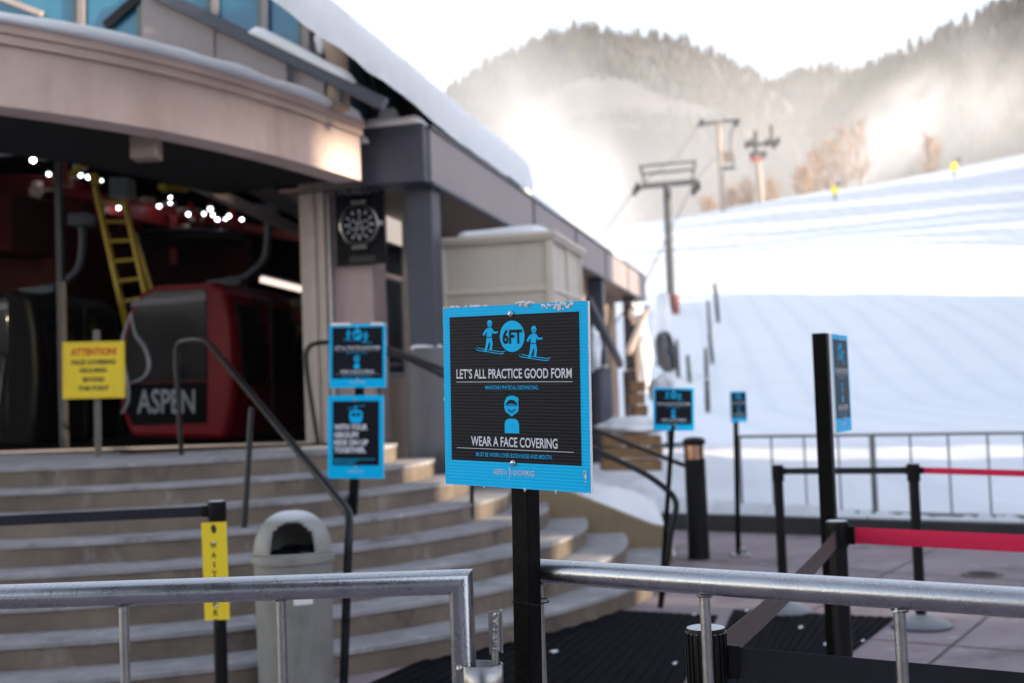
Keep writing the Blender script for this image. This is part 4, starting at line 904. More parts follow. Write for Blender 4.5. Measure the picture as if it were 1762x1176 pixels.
mb = MB(); mb.box((.03 * Wc, fy - .002, -Hc * .435), (Wc * .52, .008, Hc * .085)); mb.mat(M_kprint); mb.build('name_plate', M_wprint, cl, local=True, smooth=0)

# ---- bollard light
g = gnd(1203, 962); bo = thing('bollard_light', 'black bollard light with a coppery lens under its cap on the paving', 'bollard', g); hb = at(1198, 752, g.y).z; r = .098
mb = MB(); mb.lathe([(r * 1.04, 0), (r, .06), (r * .97, hb - .2)], (0, 0, 0), 28); mb.build('shaft', M_black, bo, local=True)
mb = MB(); mb.lathe([(r * .86, hb - .2), (r * .86, hb - .06)], (0, 0, 0), 28); mb.build('lens', mat('copper_lens', (.75, .42, .28), .25, .85, .1), bo, local=True)
mb = MB(); mb.lathe([(r * .9, hb - .075), (r * 1.06, hb - .06), (r * 1.06, hb - .03), (r * .8, hb - .008), (r * .2, hb)], (0, 0, 0), 28); mb.build('cap', M_black, bo, local=True)
mb = MB()
for k in range(3): a = 1.2 + 2.0944 * k; mb.box((math.cos(a) * r * .9, math.sin(a) * r * .9, hb - .13), (.014, .014, .16), a)
mb.build_each('cage_bar', M_black, bo, local=True)
# ---- rubber mats and the drain
M_mat = mat('ribbed_rubber', (.004, .004, .007), .85, 0, .4, 5, col2=(.010, .010, .014), spec=.05)
def floor_mat(label, P, n, z=.012):
    t = thing('rubber_mat', label, 'mat', V(P[0], 0), 'black rubber mats on the paving'); a, b, c, d = P
    mb = MB(); mb.hexa([V(p, .004) for p in P] + [V(p, z) for p in P]); mb.build('sheet', M_mat, t, smooth=0)
    mb = MB()
    for i in range(n):
        f = (i + .5) / n; p, q = a.lerp(b, f), d.lerp(c, f); mb.bar(V(p.lerp(q, .01), z + .003), V(p.lerp(q, .99), z + .003), (b - a).length / n * .45, .008)
    mb.build('ribs', M_mat, t, smooth=0)
    rnd = random.Random(int(P[0].x * 100)); mb = MB()
    for i in range(14):                          # snow scraped into the grooves
        f, h = rnd.random(), rnd.choice([.02, .98, .5, rnd.random()]); p = a.lerp(b, f).lerp(d.lerp(c, f), h); q = (d.lerp(c, f) - a.lerp(b, f)).normalized(); L_ = rnd.uniform(.01, .07)
        sd_ = Vector((q.y, -q.x, 0)); p = V(p, z + .009); pts_ = [p + q * L_ * math.cos(t_) * rnd.uniform(.7, 1.2) + sd_ * .012 * math.sin(t_) * rnd.uniform(.6, 1.4) for t_ in [6.2832 * k_ / 9 for k_ in range(9)]]; mb.add(pts_ + [p + Vector((0, 0, .004))], [(k_, (k_ + 1) % 9, 9) for k_ in range(9)])
    mb.build('snow_traces', M_snow, t, smooth=180)['kind'] = 'stuff'
floor_mat('black ribbed rubber mat at the foot of the curved steps', [gnd(930, 1046), gnd(1235, 1062), gnd(1120, 1290), gnd(590, 1200)], 22)
floor_mat('black ribbed rubber mat lying under the domed belt posts', [gnd(1262, 1052), gnd(1540, 1066), gnd(1420, 1160), gnd(1170, 1250)], 18)
g = gnd(1690, 990); dr = thing('floor_drain', 'small round drain cover sunk in the paving near the thin red belt', 'drain', g); mb = MB(); mb.lathe([(.16, .002), (.16, .008), (.13, .012)], (0, 0, 0), 28); mb.build('rim', mat('cast_iron', (.10, .09, .085), .6, .5, .2, 20), dr, local=True)
mb = MB()
for k in range(-3, 4): mb.box((0, k * .033, .014), (.2 * math.sqrt(max(.1, 1 - (k / 4) ** 2)), .012, .006))
mb.build('grate', M_black, dr, local=True)

# ---- inside the hall: gondola cabins
DC = 13.0
cab = thing('gondola_cabin', 'red gondola cabin with black front lettered ASPEN and a silver leaf outline', 'gondola cabin', at(300, 757, DC), 'gondola cabins in the hall')
def cp(px, py, d=0.): return at(px, py, DC) + BU * d
OUT = [(224, 752), (207, 705), (199, 635), (207, 578), (222, 532), (240, 505), (264, 492), (370, 486), (388, 498), (399, 560), (404, 640), (400, 700), (392, 748), (384, 757)]
def cfn(u, v, d): return cp(u, v, d)
mb = MB(); mb.prism(OUT, cfn, 0, 1.75); mb.build('body', M_redcab, cab, smooth=30, bevel=.075)
mb = MB(); mb.prism([(209, 660), (213, 615), (228, 545), (246, 512), (268, 501), (355, 498), (357, 655)], cfn, -.02, .04); wnd = mb.build('window', M_glassk, cab, smooth=30, bevel=.008)
mb = MB(); mb.prism([(231, 517), (356, 507), (356, 517), (226, 529)], cfn, -.03, -.021); mb.build('top_reflection', mat('reflection_band', (.14, .14, .16), .3), wnd, smooth=0)  # reflection along the top of the glass, painted as a paler band
mb = MB(); mb.prism([(209, 662), (357, 657), (356, 728), (229, 732), (215, 700)], cfn, -.018, .04); fp = mb.build('front_panel', mat('cabin_black', (.003, .003, .0035), .4, spec=.05), cab, smooth=30, bevel=.008)
mb = MB(); F = lambda u, v: cp(u, v, -.024); put_text(mb, 'ASPEN', F, 238, 337, 712, 670, .015); mb.build('lettering', mat('silver_print', (.22, .225, .25), .4, .2), fp, smooth=0)
mb = MB(); sil = MATS['silver_print']
for pts, w0 in (([(228, 540), (215, 580), (214, 620), (222, 655), (224, 690), (212, 712)], .022), ([(228, 538), (236, 575), (253, 600), (260, 630), (250, 650), (228, 660)], .022)):
    P = spline([cp(x, y, -.034) for x, y in pts], 6); mb.tube(P, [w0 * (.35 + .65 * math.sin(math.pi * (i + 1) / (len(P) + 1))) for i in range(len(P))], 8)
mb.build('leaf_outline', sil, cab)
mb = MB()                                        # windows and door in the flank, which faces the platform
fl0 = cp(402, 640, 0); 
for d0, d1 in ((.18, .72), (.98, 1.58)):
    q = [cp(393, 520, d0), cp(393, 520, d1), cp(406, 660, d1), cp(406, 660, d0)]; o_ = BV * -.03; mb.hexa([p - o_ * .5 for p in q] + [p + o_ for p in q])
mb.build_each('side_window', M_glassk, cab, smooth=0)
mb = MB(); mb.bar(cp(408, 500, .85), cp(412, 745, .85), .03, .02); mb.build('door_seam', M_black, cab, smooth=0)
mb = MB(); tp = cp(318, 489, .9)
mb.tube(fillet([tp, tp + Vector((.02, 0, .12)), cp(350, 470, .9), cp(396, 436, .9), cp(401, 380, .9), cp(398, 338, .9)], .15, 6), .045, 12); mb.bar(cp(290, 478, .9), cp(352, 472, .9), .2, .08); mb.box(cp(398, 345, .9), (.22, .3, .14)); mb.build('hanger_arm', mat('galv_dull', (.07, .08, .09), .5, .5), cab)
c2 = copy_tree(cab); c2.location = at(452, 747, 15.6); c2['label'] = 'red gondola cabin queued behind the lettered one beside the standing attendant'
c3 = copy_tree(cab); c3.location = cab.location + Vector((-2.16, .1, .0)); sl = c3.children[0].material_slots[0]; sl.link = 'OBJECT'; sl.material = MATS['cabin_black']; c3['label'] = 'dark gondola cabin cut off by the picture edge beyond the yellow board'
# ---- red drive machinery
md = thing('drive_machinery', 'dark red lift drive machinery and girders filling the top of the hall', 'machinery', at(180, 757, 16.5))
def pxbox(mb, x0, y0, x1, y1, D, dp):
    q = [at(x0, y1, D), at(x1, y1, D), at(x1, y0, D), at(x0, y0, D)]; return mb.hexa([q[0], q[1], q[1] + BU * dp, q[0] + BU * dp, q[3], q[2], q[2] + BU * dp, q[3] + BU * dp])
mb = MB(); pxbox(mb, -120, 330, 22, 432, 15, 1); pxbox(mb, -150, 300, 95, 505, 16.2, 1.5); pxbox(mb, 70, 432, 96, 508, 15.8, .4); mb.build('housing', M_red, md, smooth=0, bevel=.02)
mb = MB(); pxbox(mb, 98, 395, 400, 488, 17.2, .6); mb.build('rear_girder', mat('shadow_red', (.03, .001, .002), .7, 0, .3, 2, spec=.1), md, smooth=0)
mb = MB(); mb.bar(at(170, 355, 16), at(392, 402, 18.4), .16, .18); mb.bar(at(108, 262, 15.5), at(112, 318, 15.5), .1, .1); mb.bar(at(300, 372, 17), at(300, 455, 17), .1, .1); mb.bar(at(100, 330, 16), at(560, 420, 19), .2, .12)
for x in range(190, 400, 34): mb.bar(at(x, 350, 17), at(x + 20, 396, 17.3), .05, .05)
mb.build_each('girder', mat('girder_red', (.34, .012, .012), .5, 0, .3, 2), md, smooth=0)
mb = MB(); rnd = random.Random(4)
for i in range(26):
    x = rnd.uniform(235, 350); y = 352 + (x - 235) * .22 + rnd.uniform(-14, 24); c_ = at(x, y, 17 + rnd.random()); mb.box(c_, (rnd.uniform(.04, .18), .1, rnd.uniform(.03, .12)), rnd.random())
for i in range(10): c_ = at(rnd.uniform(50, 150), rnd.uniform(272, 345), 16.2); mb.box(c_, (rnd.uniform(.06, .2), .1, rnd.uniform(.03, .1)), rnd.random())
mb.build_each('fitting', mat('pale_fittings', (.75, .50, .40), .5, 0, .5, 6), md, smooth=0)
mb = MB(); mb.bar(at(112, 306, 15.5), at(148, 282, 15.5), .06, .06); mb.bar(at(160, 300, 15.6), at(166, 318, 15.6), .1, .1); mb.bar(at(275, 322, 15), at(322, 326, 15.4), .06, .06); mb.bar(at(282, 318, 15), at(284, 330, 15), .12, .06); mb.build_each('yellow_bracket', M_yel, md, smooth=0)
mb = MB(); mb.lathe([(.75, 0), (.78, .04), (.72, .08), (.78, .12), (.75, .16)], at(330, 425, 17.0) , 36); mb.build('bullwheel', mat('wheel_dark', (.03, .03, .032), .4, .5), md)
ct = thing('control_cabinet', 'small grey ribbed cabinet hung high beside the yellow ladder', 'cabinet', at(203, 340, 14.4)); mb = MB(); pxbox(mb, 188, 306, 219, 340, 14.4, .2); mb.build('case', mat('cabinet_grey', (.30, .32, .28), .6), ct, smooth=0, bevel=.01)
mb = MB()
for i in range(6): pxbox(mb, 190 + i * 4.8, 309, 192 + i * 4.8, 337, 14.38, .01)
mb.build_each('louvre', mat('louvre_dark', (.16, .17, .15), .6), ct, smooth=0)
# ---- yellow ladder
la = thing('access_ladder', 'yellow steel ladder leaning up to the red machinery', 'ladder', at(212, 540, 14.6))
LTa, LTb, LBa, LBb = at(164, 322, 14.7), at(210, 326, 14.7), at(213, 540, 14.5), at(256, 530, 14.5)
for a, b in ((LTa, LBa), (LTb, LBb)): mb = MB(); mb.bar(a, b + (b - a) * .35, .055, .05); mb.build('stile', M_yel, la, smooth=0)
for i in range(9):
    t = .12 + i * .158; mb = MB(); mb.bar(LTa.lerp(LBa, t), LTb.lerp(LBb, t), .04, .035); mb.build('rung', M_yel, la, smooth=0)
mb = MB(); mb.bar(at(232, 400, 15.3), at(262, 500, 15.2), .035, .03); mb.build('hand_rail', M_yel, la, smooth=0)
# ---- lamps in the hall
M_bulb = emit('white_bulb', (.86, .94, 1.), 4)
L0 = thing('hall_lamp', 'small bright white lamp among the red machinery', 'lamp', at(57, 276, 16), 'bright lamps in the hall')
mb = MB(); mb.blob((0, 0, 0), (.032, .032, .032), 1, .0, 1, 14, 8); mb.build('bulb', M_bulb, L0, local=True)
mb = MB(); mb.lathe([(.05, .02), (.045, .06), (.02, .09)], (0, 0, 0), 14); mb.build('shade', M_dark, L0, local=True)
for x, y in ((84, 300), (142, 285), (139, 302), (152, 305), (175, 311), (274, 355), (293, 340), (293, 350), (324, 369), (351, 368), (362, 360), (366, 370), (374, 378), (388, 377), (394, 372), (416, 378), (204, 358), (118, 330), (148, 336)):
    c = copy_tree(L0); c.location = at(x, y, 16 + .02 * (x % 40)); c.scale = (.35 + .11 * (x * 7 % 5),) * 3
def strip(name, label, p, q, wd, m):
    t = thing(name, label, 'light', p.lerp(q, .5)); mb = MB(); mb.bar(p, q, wd, wd); mb.build('tube', m, t, smooth=0); mb = MB(); mb.bar(p + Vector((0, 0, wd)), q + Vector((0, 0, wd)), wd * 1.4, wd * .6); mb.build('housing', M_dark, t, smooth=0)
M_tube = emit('warm_tube', (1, .80, .68), .3)
strip('strip_light', 'sloping warm strip light above the rear cabins', at(450, 481, 17), at(522, 499, 17.6), .07, M_tube)
strip('strip_light', 'pale strip light under the ceiling beside the cream door frame', at(494, 347, 16.5), at(528, 360, 17.2), .05, emit('cool_tube', (.75, .85, 1), .12))
t = thing('skylight_panel', 'orange lit panel in the ceiling beside the soffit edge', 'panel light', at(405, 315, 15)); mb = MB(); mb.hexa([at(382, 306, 15), at(428, 309, 15), at(428, 309, 15.3), at(382, 306, 15.3), at(395, 307, 15), at(428, 306, 15), at(428, 306, 15.3), at(395, 307, 15.3)]) if False else mb.prism([(384, 306), (428, 308), (427, 326), (418, 324)], lambda u, v, d: at(u, v, 15 + d), 0, .08); mb.build('diffuser', emit('amber_panel', (1, .48, .13), .16), t, smooth=0)
mb = MB(); pxbox(mb, 496, 330, 520, 342, 15.6, .1); mb.build('fixture', M_soffitb, t, smooth=0)

# ---- the attendant
def person(label, foot, h, yaw):
    t = thing('person', label, 'person', mw=Matrix.Translation(foot) @ Matrix.Rotation(yaw, 4, 'Z')); k = h / 1.75
    J = {'pel': (0, 0, .95, .13, .10), 'wa': (0, 0, 1.08, .135, .10), 'ch': (0, .01, 1.28, .16, .12), 'ne': (0, .02, 1.46, .075, .07), 'nk': (0, .03, 1.52, .055, .055), 'he': (0, .045, 1.60, .07, .085), 'ht': (0, .03, 1.70, .075, .085),
         'ls': (.17, .01, 1.42, .065, .065), 'le': (.25, .06, 1.17, .05, .05), 'lw': (.16, .27, 1.07, .036, .036), 'rs': (-.17, .01, 1.42, .065, .065), 're': (-.22, .14, 1.18, .05, .05), 'rw': (-.12, .38, 1.12, .036, .036),
         'lh': (.09, 0, .92, .10, .10), 'lk': (.10, .03, .50, .065, .065), 'la': (.11, -.01, .09, .048, .048), 'lt': (.12, .14, .04, .045, .035), 'rh': (-.09, 0, .92, .10, .10), 'rk': (-.11, .04, .50, .065, .065), 'ra': (-.13, .02, .09, .048, .048), 'rt': (-.14, .17, .04, .045, .035)}
    def skin(name, keys, edges, m, root):
        bm = bmesh.new(); ix = {q: bm.verts.new(Vector(J[q][:3]) * k) for q in keys}
        for a, b in edges: bm.edges.new((ix[a], ix[b]))
        me = bpy.data.meshes.new(name); bm.to_mesh(me); bm.free(); o = bpy.data.objects.new(name, me); COL.objects.link(o); o.parent = t
        o.modifiers.new('skin', 'SKIN'); 
        for i, q in enumerate(keys): sv_ = me.skin_vertices[0].data[i]; sv_.radius = (J[q][3] * k, J[q][4] * k); sv_.use_root = (q == root)
        s_ = o.modifiers.new('sub', 'SUBSURF'); s_.levels = 2; s_.render_levels = 2
        dg = bpy.context.evaluated_depsgraph_get(); m2 = bpy.data.meshes.new_from_object(o.evaluated_get(dg)); o.modifiers.clear(); o.data = m2; m2.materials.clear(); m2.materials.append(m); m2.polygons.foreach_set('use_smooth', [True] * len(m2.polygons)); return o
    allk = list(J); body = skin('body', allk, [('pel', 'wa'), ('wa', 'ch'), ('ch', 'ne'), ('ne', 'nk'), ('nk', 'he'), ('he', 'ht'), ('ch', 'ls'), ('ls', 'le'), ('le', 'lw'), ('ch', 'rs'), ('rs', 're'), ('re', 'rw'), ('pel', 'lh'), ('lh', 'lk'), ('lk', 'la'), ('la', 'lt'), ('pel', 'rh'), ('rh', 'rk'), ('rk', 'ra'), ('ra', 'rt')], mat('skin_tone', (.45, .27, .2), .6), 'pel')
    def grow(kk, f):
        for q in kk: J[q] = J[q][:3] + (J[q][3] * f, J[q][4] * f)
    grow(['wa', 'ch', 'ls', 'le', 'lw', 'rs', 're', 'rw', 'pel', 'ne'], 1.14)
    skin('jacket', ['pel', 'wa', 'ch', 'ne', 'ls', 'le', 'lw', 'rs', 're', 'rw'], [('pel', 'wa'), ('wa', 'ch'), ('ch', 'ne'), ('ch', 'ls'), ('ls', 'le'), ('le', 'lw'), ('ch', 'rs'), ('rs', 're'), ('re', 'rw')], mat('navy_cloth', (.018, .022, .04), .8), 'pel')
    grow(['lh', 'lk', 'la', 'rh', 'rk', 'ra'], 1.14)
    skin('trousers', ['pel', 'lh', 'lk', 'la', 'rh', 'rk', 'ra'], [('pel', 'lh'), ('lh', 'lk'), ('lk', 'la'), ('pel', 'rh'), ('rh', 'rk'), ('rk', 'ra')], mat('grey_cloth', (.05, .048, .055), .85), 'pel')
    mb = MB(); mb.blob(Vector((0, .015, 1.68)) * k, (.098 * k, .115 * k, .085 * k), 2, .15, 4); mb.build('hair', mat('fair_hair', (.40, .28, .15), .7), t, local=True)
    for s_ in (-1, 1):
        mb = MB(); mb.blob(Vector((s_ * .032, .122, 1.625)) * k, (.010, .006, .007), 1, 0); mb.build('eye', M_black, t, local=True)
        w_ = Vector(J['lw' if s_ > 0 else 'rw'][:3]) * k; mb = MB(); mb.blob(w_ + Vector((0, .05, -.01)), (.04, .05, .022), 1, .1)
        for f in range(4): b_ = w_ + Vector((-.028 + .019 * f, .085, -.01)); mb.tube([b_, b_ + Vector((0, .035, -.008)), b_ + Vector((0, .045, -.035 + .004 * f))], [.009, .009, .007], 8)
        b_ = w_ + Vector((-s_ * .035, .05, -.005)); mb.tube([b_, b_ + Vector((-s_ * .018, .03, -.008)), b_ + Vector((-s_ * .01, .05, -.02))], [.011, .01, .008], 8); mb.build('hand', MATS['skin_tone'], t, local=True)
        a_ = Vector(J['la' if s_ > 0 else 'ra'][:3]) * k; mb = MB(); mb.blob(a_ + Vector((0, .06, -.03)), (.055, .15, .055), 1, .05); mb.build('boot', mat('tan_boot', (.25, .16, .09), .8), t, local=True)
    mb = MB(); mb.blob(Vector((0, .137, 1.60)) * k, (.014, .02, .02), 1, 0); mb.build('nose', MATS['skin_tone'], t, local=True)
    return t
DP = 15.2
fp_ = at(508, 752, DP); fp_.z = LZ + .003; pr = person('attendant in a navy jacket and grey trousers standing by the door frame', fp_, 1.68, R(70))
pc = at(487, 618, 14.9); t = thing('paper_sheet', 'white sheet of paper held by the attendant in the hall', 'paper', pc); mb = MB(); mb.box(pc, (.14, .012, .2), .3); mb.build('sheet', mat('white_paper', (.62, .58, .52), .7, 0, .05), t, smooth=0)

# ---- snow fence along the kerb
fa = gnd(1276, 900, .05); K = Vector((1.42, 13.91, 0)); KD = Vector((.8, -.6, 0)); KN_ = Vector((.6, .8, 0))
def on_kerb(px, off_):
    d = ray(px, 800); t = ((K + KN_ * off_ - EYE).dot(KN_)) / d.dot(KN_); p = EYE + d * t; p.z = 0; return p
s0 = on_kerb(1274, .35); s1 = on_kerb(1505, .35); PL = (s1 - s0).length
ftop = 1.0; fbot = .20
f0 = thing('crowd_barrier', 'grey pedestrian fence panel standing in the snow', 'fence panel', s0, 'fence panels along the snow')
mb = MB(); mb.tube([Vector((0, 0, fbot)), Vector((0, 0, ftop)), Vector((PL - .03, 0, ftop)), Vector((PL - .03, 0, fbot)), Vector((0, 0, fbot))], .017, 10); mb.build('frame', M_fence, f0, local=True)
for i in range(1, 4): mb = MB(); mb.tube([Vector((PL * i / 4, 0, fbot)), Vector((PL * i / 4, 0, ftop))], .0115, 8); mb.build('upright', M_fence, f0, local=True)
for x in (.05, PL - .08): mb = MB(); mb.tube([Vector((x, -.28, .03)), Vector((x, -.2, .06)), Vector((x, 0, fbot)), Vector((x, .2, .1))], .012, 8); mb.build('foot', M_fence, f0, local=True)
f0.rotation_euler.z = math.atan2(KD.y, KD.x)
f0['label'] = 'grey fence panel in the snow directly beside the thin 6FT board pole'
for i, lb in enumerate(('grey fence panel in the snow behind the short black belt', 'grey fence panel in the snow behind the thin red belt', 'grey fence panel beyond the end of the thin red belt')):
    c = copy_tree(f0); c.location = s0 + KD * PL * (i + 1); c['label'] = lb

# ---- things on and beside the slope
def onterr(px, py):
    d = ray(px, py); t = 10.0
    while t < 320:
        p = EYE + d * t
        if p.z <= terrain(p.x, p.y): return p
        t += .1 if t < 40 else .3
    return EYE + d * 120
M_pole = mat('pole_black', (.02, .02, .025), .5)
for i, (xb, yb, xt, yt, wd) in enumerate(((1236, 556, 1230, 490, 4.5), (1222, 580, 1218, 520, 3.5), (1226, 626, 1221, 576, 4.5), (1216, 651, 1214, 601, 4.5), (1218, 711, 1216, 655, 6), (1187, 659, 1183, 613, 4.5), (1167, 656, 1164, 588, 5), (1133, 632, 1131, 560, 4.5))):
    p = onterr(xb, yb); d = p.y; q = at(xt, yt, d); lab_ = ('black padded pole standing highest on the snow by the chairlift tower', 'thin black pole second highest in the row on the snow', 'black padded pole third down the row on the snow', 'short black pole fourth down the row on the snow', 'thick black pole lowest in the row above the small board', 'black pole standing between the snow gun and the row of poles', 'tall brown black pole just beside the round snow gun', 'dark pole against the snow mound by the end of the eave')[i]
    t = thing('snow_pole', lab_, 'pole', p, 'dark poles stuck in the snow'); mb = MB(); r = wd * 1.65 * d / FPX / 2; mb.tube([p - (q - p) * .1, p.lerp(q, .3), q], [r * .8, r, r * .8], 10); mb.build('shaft', M_pole, t)
    mb = MB(); mb.tube([q, q + (q - p) * .06], r * .5, 8); mb.build('tip', M_pole, t)
# fan gun behind the columns
D = 26.0; p = at(1148, 640, D); gz = terrain(p.x, D); fg = thing('snow_gun', 'round black fan snow gun standing in snow past the last column', 'snow gun', (p.x, D, gz))
hc = at(1145, 606, D); mb = MB(); ax = Vector((.92, -.33, .12)).normalized(); r = .45
mb.tube([hc - ax * .14, hc - ax * .08, hc + ax * .08, hc + ax * .13], [r * .75, r * .95, r, r * .92], 28, caps=False); o = mb.build('barrel', mat('gun_grey', (.10, .10, .115), .5), fg); sm = o.modifiers.new('thick', 'SOLIDIFY'); sm.thickness = .04
mb = MB()
for k in range(8):
    a = 6.2832 * k / 8; e1 = ax.orthogonal().normalized(); e2 = ax.cross(e1); mb.bar(hc + ax * .05, hc + ax * .05 + (e1 * math.cos(a) + e2 * math.sin(a)) * r * .9, .1, .02, up=ax)
mb.blob(hc + ax * .08, (.1, .1, .1), 1, 0); mb.build('fan', M_gray, fg)
mb = MB(); b_ = Vector((hc.x, hc.y, gz)); mb.tube([b_, hc - Vector((0, 0, r))], .05, 10); mb.bar(b_ + Vector((-.4, 0, .05)), b_ + Vector((.4, 0, .05)), .08, .08); mb.bar(b_ + Vector((0, -.4, .05)), b_ + Vector((0, .4, .05)), .08, .08); mb.build('stand', M_gray, fg)
# piles and timbers by the bays
M_pile = mat('piled_snow', (.85, .87, .92), .8, 0, .03, 3, .6, 10)
def pile(label, px, py, D, r, seed, par=None):
    p = at(px, py, D); t = thing('snow_pile', label, 'snow pile', p, 'heaps of snow by the building'); mb = MB(); mb.blob(p, r, seed, .35, 2.2, 22, 14); mb.build('heap', M_pile, t, smooth=180)
pile('tall white heap of snow leaning between the two far columns', 1106, 612, 24.8, (.16, .3, .75), 1); pile('round lump of snow stuck under the far eave', 1093, 540, 25.0, (.15, .2, .22), 2)
pile('block of snow stacked beyond the end of the eave', 1141, 553, 30, (.22, .4, .75), 3); pile('low heap of snow behind the small tilted board', 1146, 672, 20, (.30, .5, .26), 4); pile('clump of snow hanging beside the booth edge', 1022, 600, 15.6, (.09, .2, .28), 5)
pile('snow heap on the timbers behind the looped handrail', 1085, 735, 14.6, (.40, .35, .12), 6)
def timber(label, px0, py0, px1, py1, D, n, dpt=.5):
    a, b = at(px0, py1, D), at(px1, py1, D); z1 = at(px0, py0, D).z; t = thing('timber_stack', label, 'timber stack', a, 'yellow timbers by the building'); h = (z1 - a.z) / n
    for i in range(n): mb = MB(); u = Vector((0, 0, h * (i + .5))); j = random.uniform(-.04, .04); mb.bar(a + u + Vector((j, dpt / 2, 0)), b + u + Vector((j * .5, dpt / 2, 0)) , dpt, h * .86); mb.build('beam', M_wood, t, smooth=0, bevel=.012)
    return t
timber('yellow timber stack half buried in snow behind the cheek wall handrails', 1036, 748, 1140, 812, 14.2, 3, .35)
timber('upright yellow timber crib between the two far columns', 1088, 655, 1114, 738, 17.5, 4, .3)
mb = None
# chairlift towers
def tower(label, bx, by, tx, ty, D, r, arm, kind):
    b_, t_ = at(bx, by, D), at(tx, ty, D); t = thing('chairlift_tower', label, 'lift tower', b_, 'chairlift towers on the slope'); px = D / FPX
    mb = MB(); mb.tube([b_ - (t_ - b_) * .05, t_], [r * 1.15, r], 14); mb.build('mast', M_gray if kind == 1 else mat('tower_pale', (.30, .27, .25), .6), t)
    return t, px
t, px = tower('grey chairlift tower with a broad catwalk frame nearest the station', 1156, 537, 1147, 316, 85, .26, 100, 1); D = 85
mb = MB(); mb.bar(at(1108, 321, D), at(1197, 313, D), .42, .34); mb.bar(at(1108, 321, D), at(1093, 330, D), .3, .25); mb.bar(at(1196, 311, D), at(1197, 323, D), .4, .5); mb.build('crossarm', M_gray, t, smooth=0)
mb = MB()
for q in ([(1110, 318), (1101, 287), (1196, 278), (1191, 312)], [(1105, 300), (1193, 292)], [(1104, 295), (1104, 284)]): mb.tube([at(x, y, D) for x, y in q], .09, 8)
mb.tube([at(1103, 287, D + 1.2), at(1198, 278, D + 1.2)], .07, 8); mb.build_each('catwalk_rail', M_gray, t)
for x, s_ in ((1094, 1), (1197, 1)):
    mb = MB()
    for k in range(3): c_ = at(x, 326, D) + Vector((0, -1.2 + 1.2 * k, 0)); mb.tube([c_ - Vector((.1, 0, 0)), c_ + Vector((.1, 0, 0))], .28, 14)
    mb.build_each('sheave', M_black, t)
mb = MB(); b_ = at(1156, 530, D)
for dx in (-.32, .32): mb.box(b_ + Vector((dx, -.1, .2)), (.34, .6, 1.4))
mb.build_each('crash_pad', mat('orange_pad', (.32, .10, .08), .7), t, bevel=.05)
t, px = tower('thin pale chairlift tower with one chair hanging beside it', 1246, 392, 1236, 212, 165, .36, 64, 2); D = 165
mb = MB(); mb.bar(at(1206, 214, D), at(1268, 207, D), .5, .35); mb.build('crossarm', M_gray, t, smooth=0)
for x in (1206, 1267): mb = MB(); mb.box(at(x, 212, D), (.5, 3.0, .5)); mb.build('sheave', M_gray, t, bevel=.1)
ch = thing('lift_chair', 'single grey lift chair hanging from the cable by the thin pale tower', 'lift chair', at(1256, 296, 158)); D = 158
mb = MB(); mb.tube([at(1258, 232, D), at(1256, 262, D), at(1262, 275, D), at(1261, 290, D)], .10, 8); mb.build('hanger', M_gray, ch)
mb = MB(); mb.bar(at(1242, 290, D), at(1265, 289, D), .7, .35); mb.build('seat', M_gray, ch, smooth=0, bevel=.05)
mb = MB(); mb.bar(at(1242, 271, D + .4), at(1264, 270, D + .4), .15, 1.5); mb.build('backrest', mat('chair_grey', (.22, .20, .19), .7), ch, smooth=0, bevel=.05)
ra, rb = at(1197, 309, 85), at(1267, 207, 165); la_, lb2 = at(1094, 325, 85), at(1206, 210, 165)
for p_, q_, lb in ((ra, rb, 'thin haul rope carrying the single chair between two chairlift towers'), (la_, lb2, 'thin empty haul rope between two chairlift towers')):
    t2 = thing('haul_rope', lb, 'cable', p_); dq = (q_ - p_).normalized(); e_ = p_ - dq * 70; e2 = q_ + dq * 40 + Vector((0, 0, -6)); mb = MB(); mb.tube([e_, p_.lerp(e_, .5) - Vector((0, 0, 1.2)), p_, p_.lerp(q_, .5) - Vector((0, 0, 1.0)), q_, e2], .035, 6); mb.build('rope', M_gray, t2)
cr = ra.lerp(rb, .9) - Vector((0, 0, .3)); mb = MB(); mb.tube([cr, at(1258, 232, 158)], .09, 8); mb.build('grip_bar', M_gray, ch)
t, px = tower('gondola tower with red platform and clustered wheels', 1311, 360, 1303, 268, 175, .45, 70, 3); D = 175
mb = MB(); mb.bar(at(1290, 268, D), at(1318, 266, D), .8, .9); mb.bar(at(1284, 250, D), at(1335, 247, D), .6, .4); mb.tube([at(1301, 268, D), at(1300, 226, D)], .3, 8); mb.tube([at(1328, 250, D), at(1327, 216, D)], .25, 8); mb.build('crossarm', M_gray, t, smooth=0)
for x, y in ((1284, 250), (1292, 246), (1320, 246), (1332, 250), (1338, 243)): mb = MB(); c_ = at(x, y, D); mb.tube([c_ - Vector((.2, 0, 0)), c_ + Vector((.2, 0, 0))], .55, 14); mb.build('sheave', M_gray, t)
mb = MB(); mb.bar(at(1292, 275, D), at(1311, 275, D), .9, .5); mb.build('platform', mat('red_platform', (.30, .07, .065), .6), t, smooth=0)
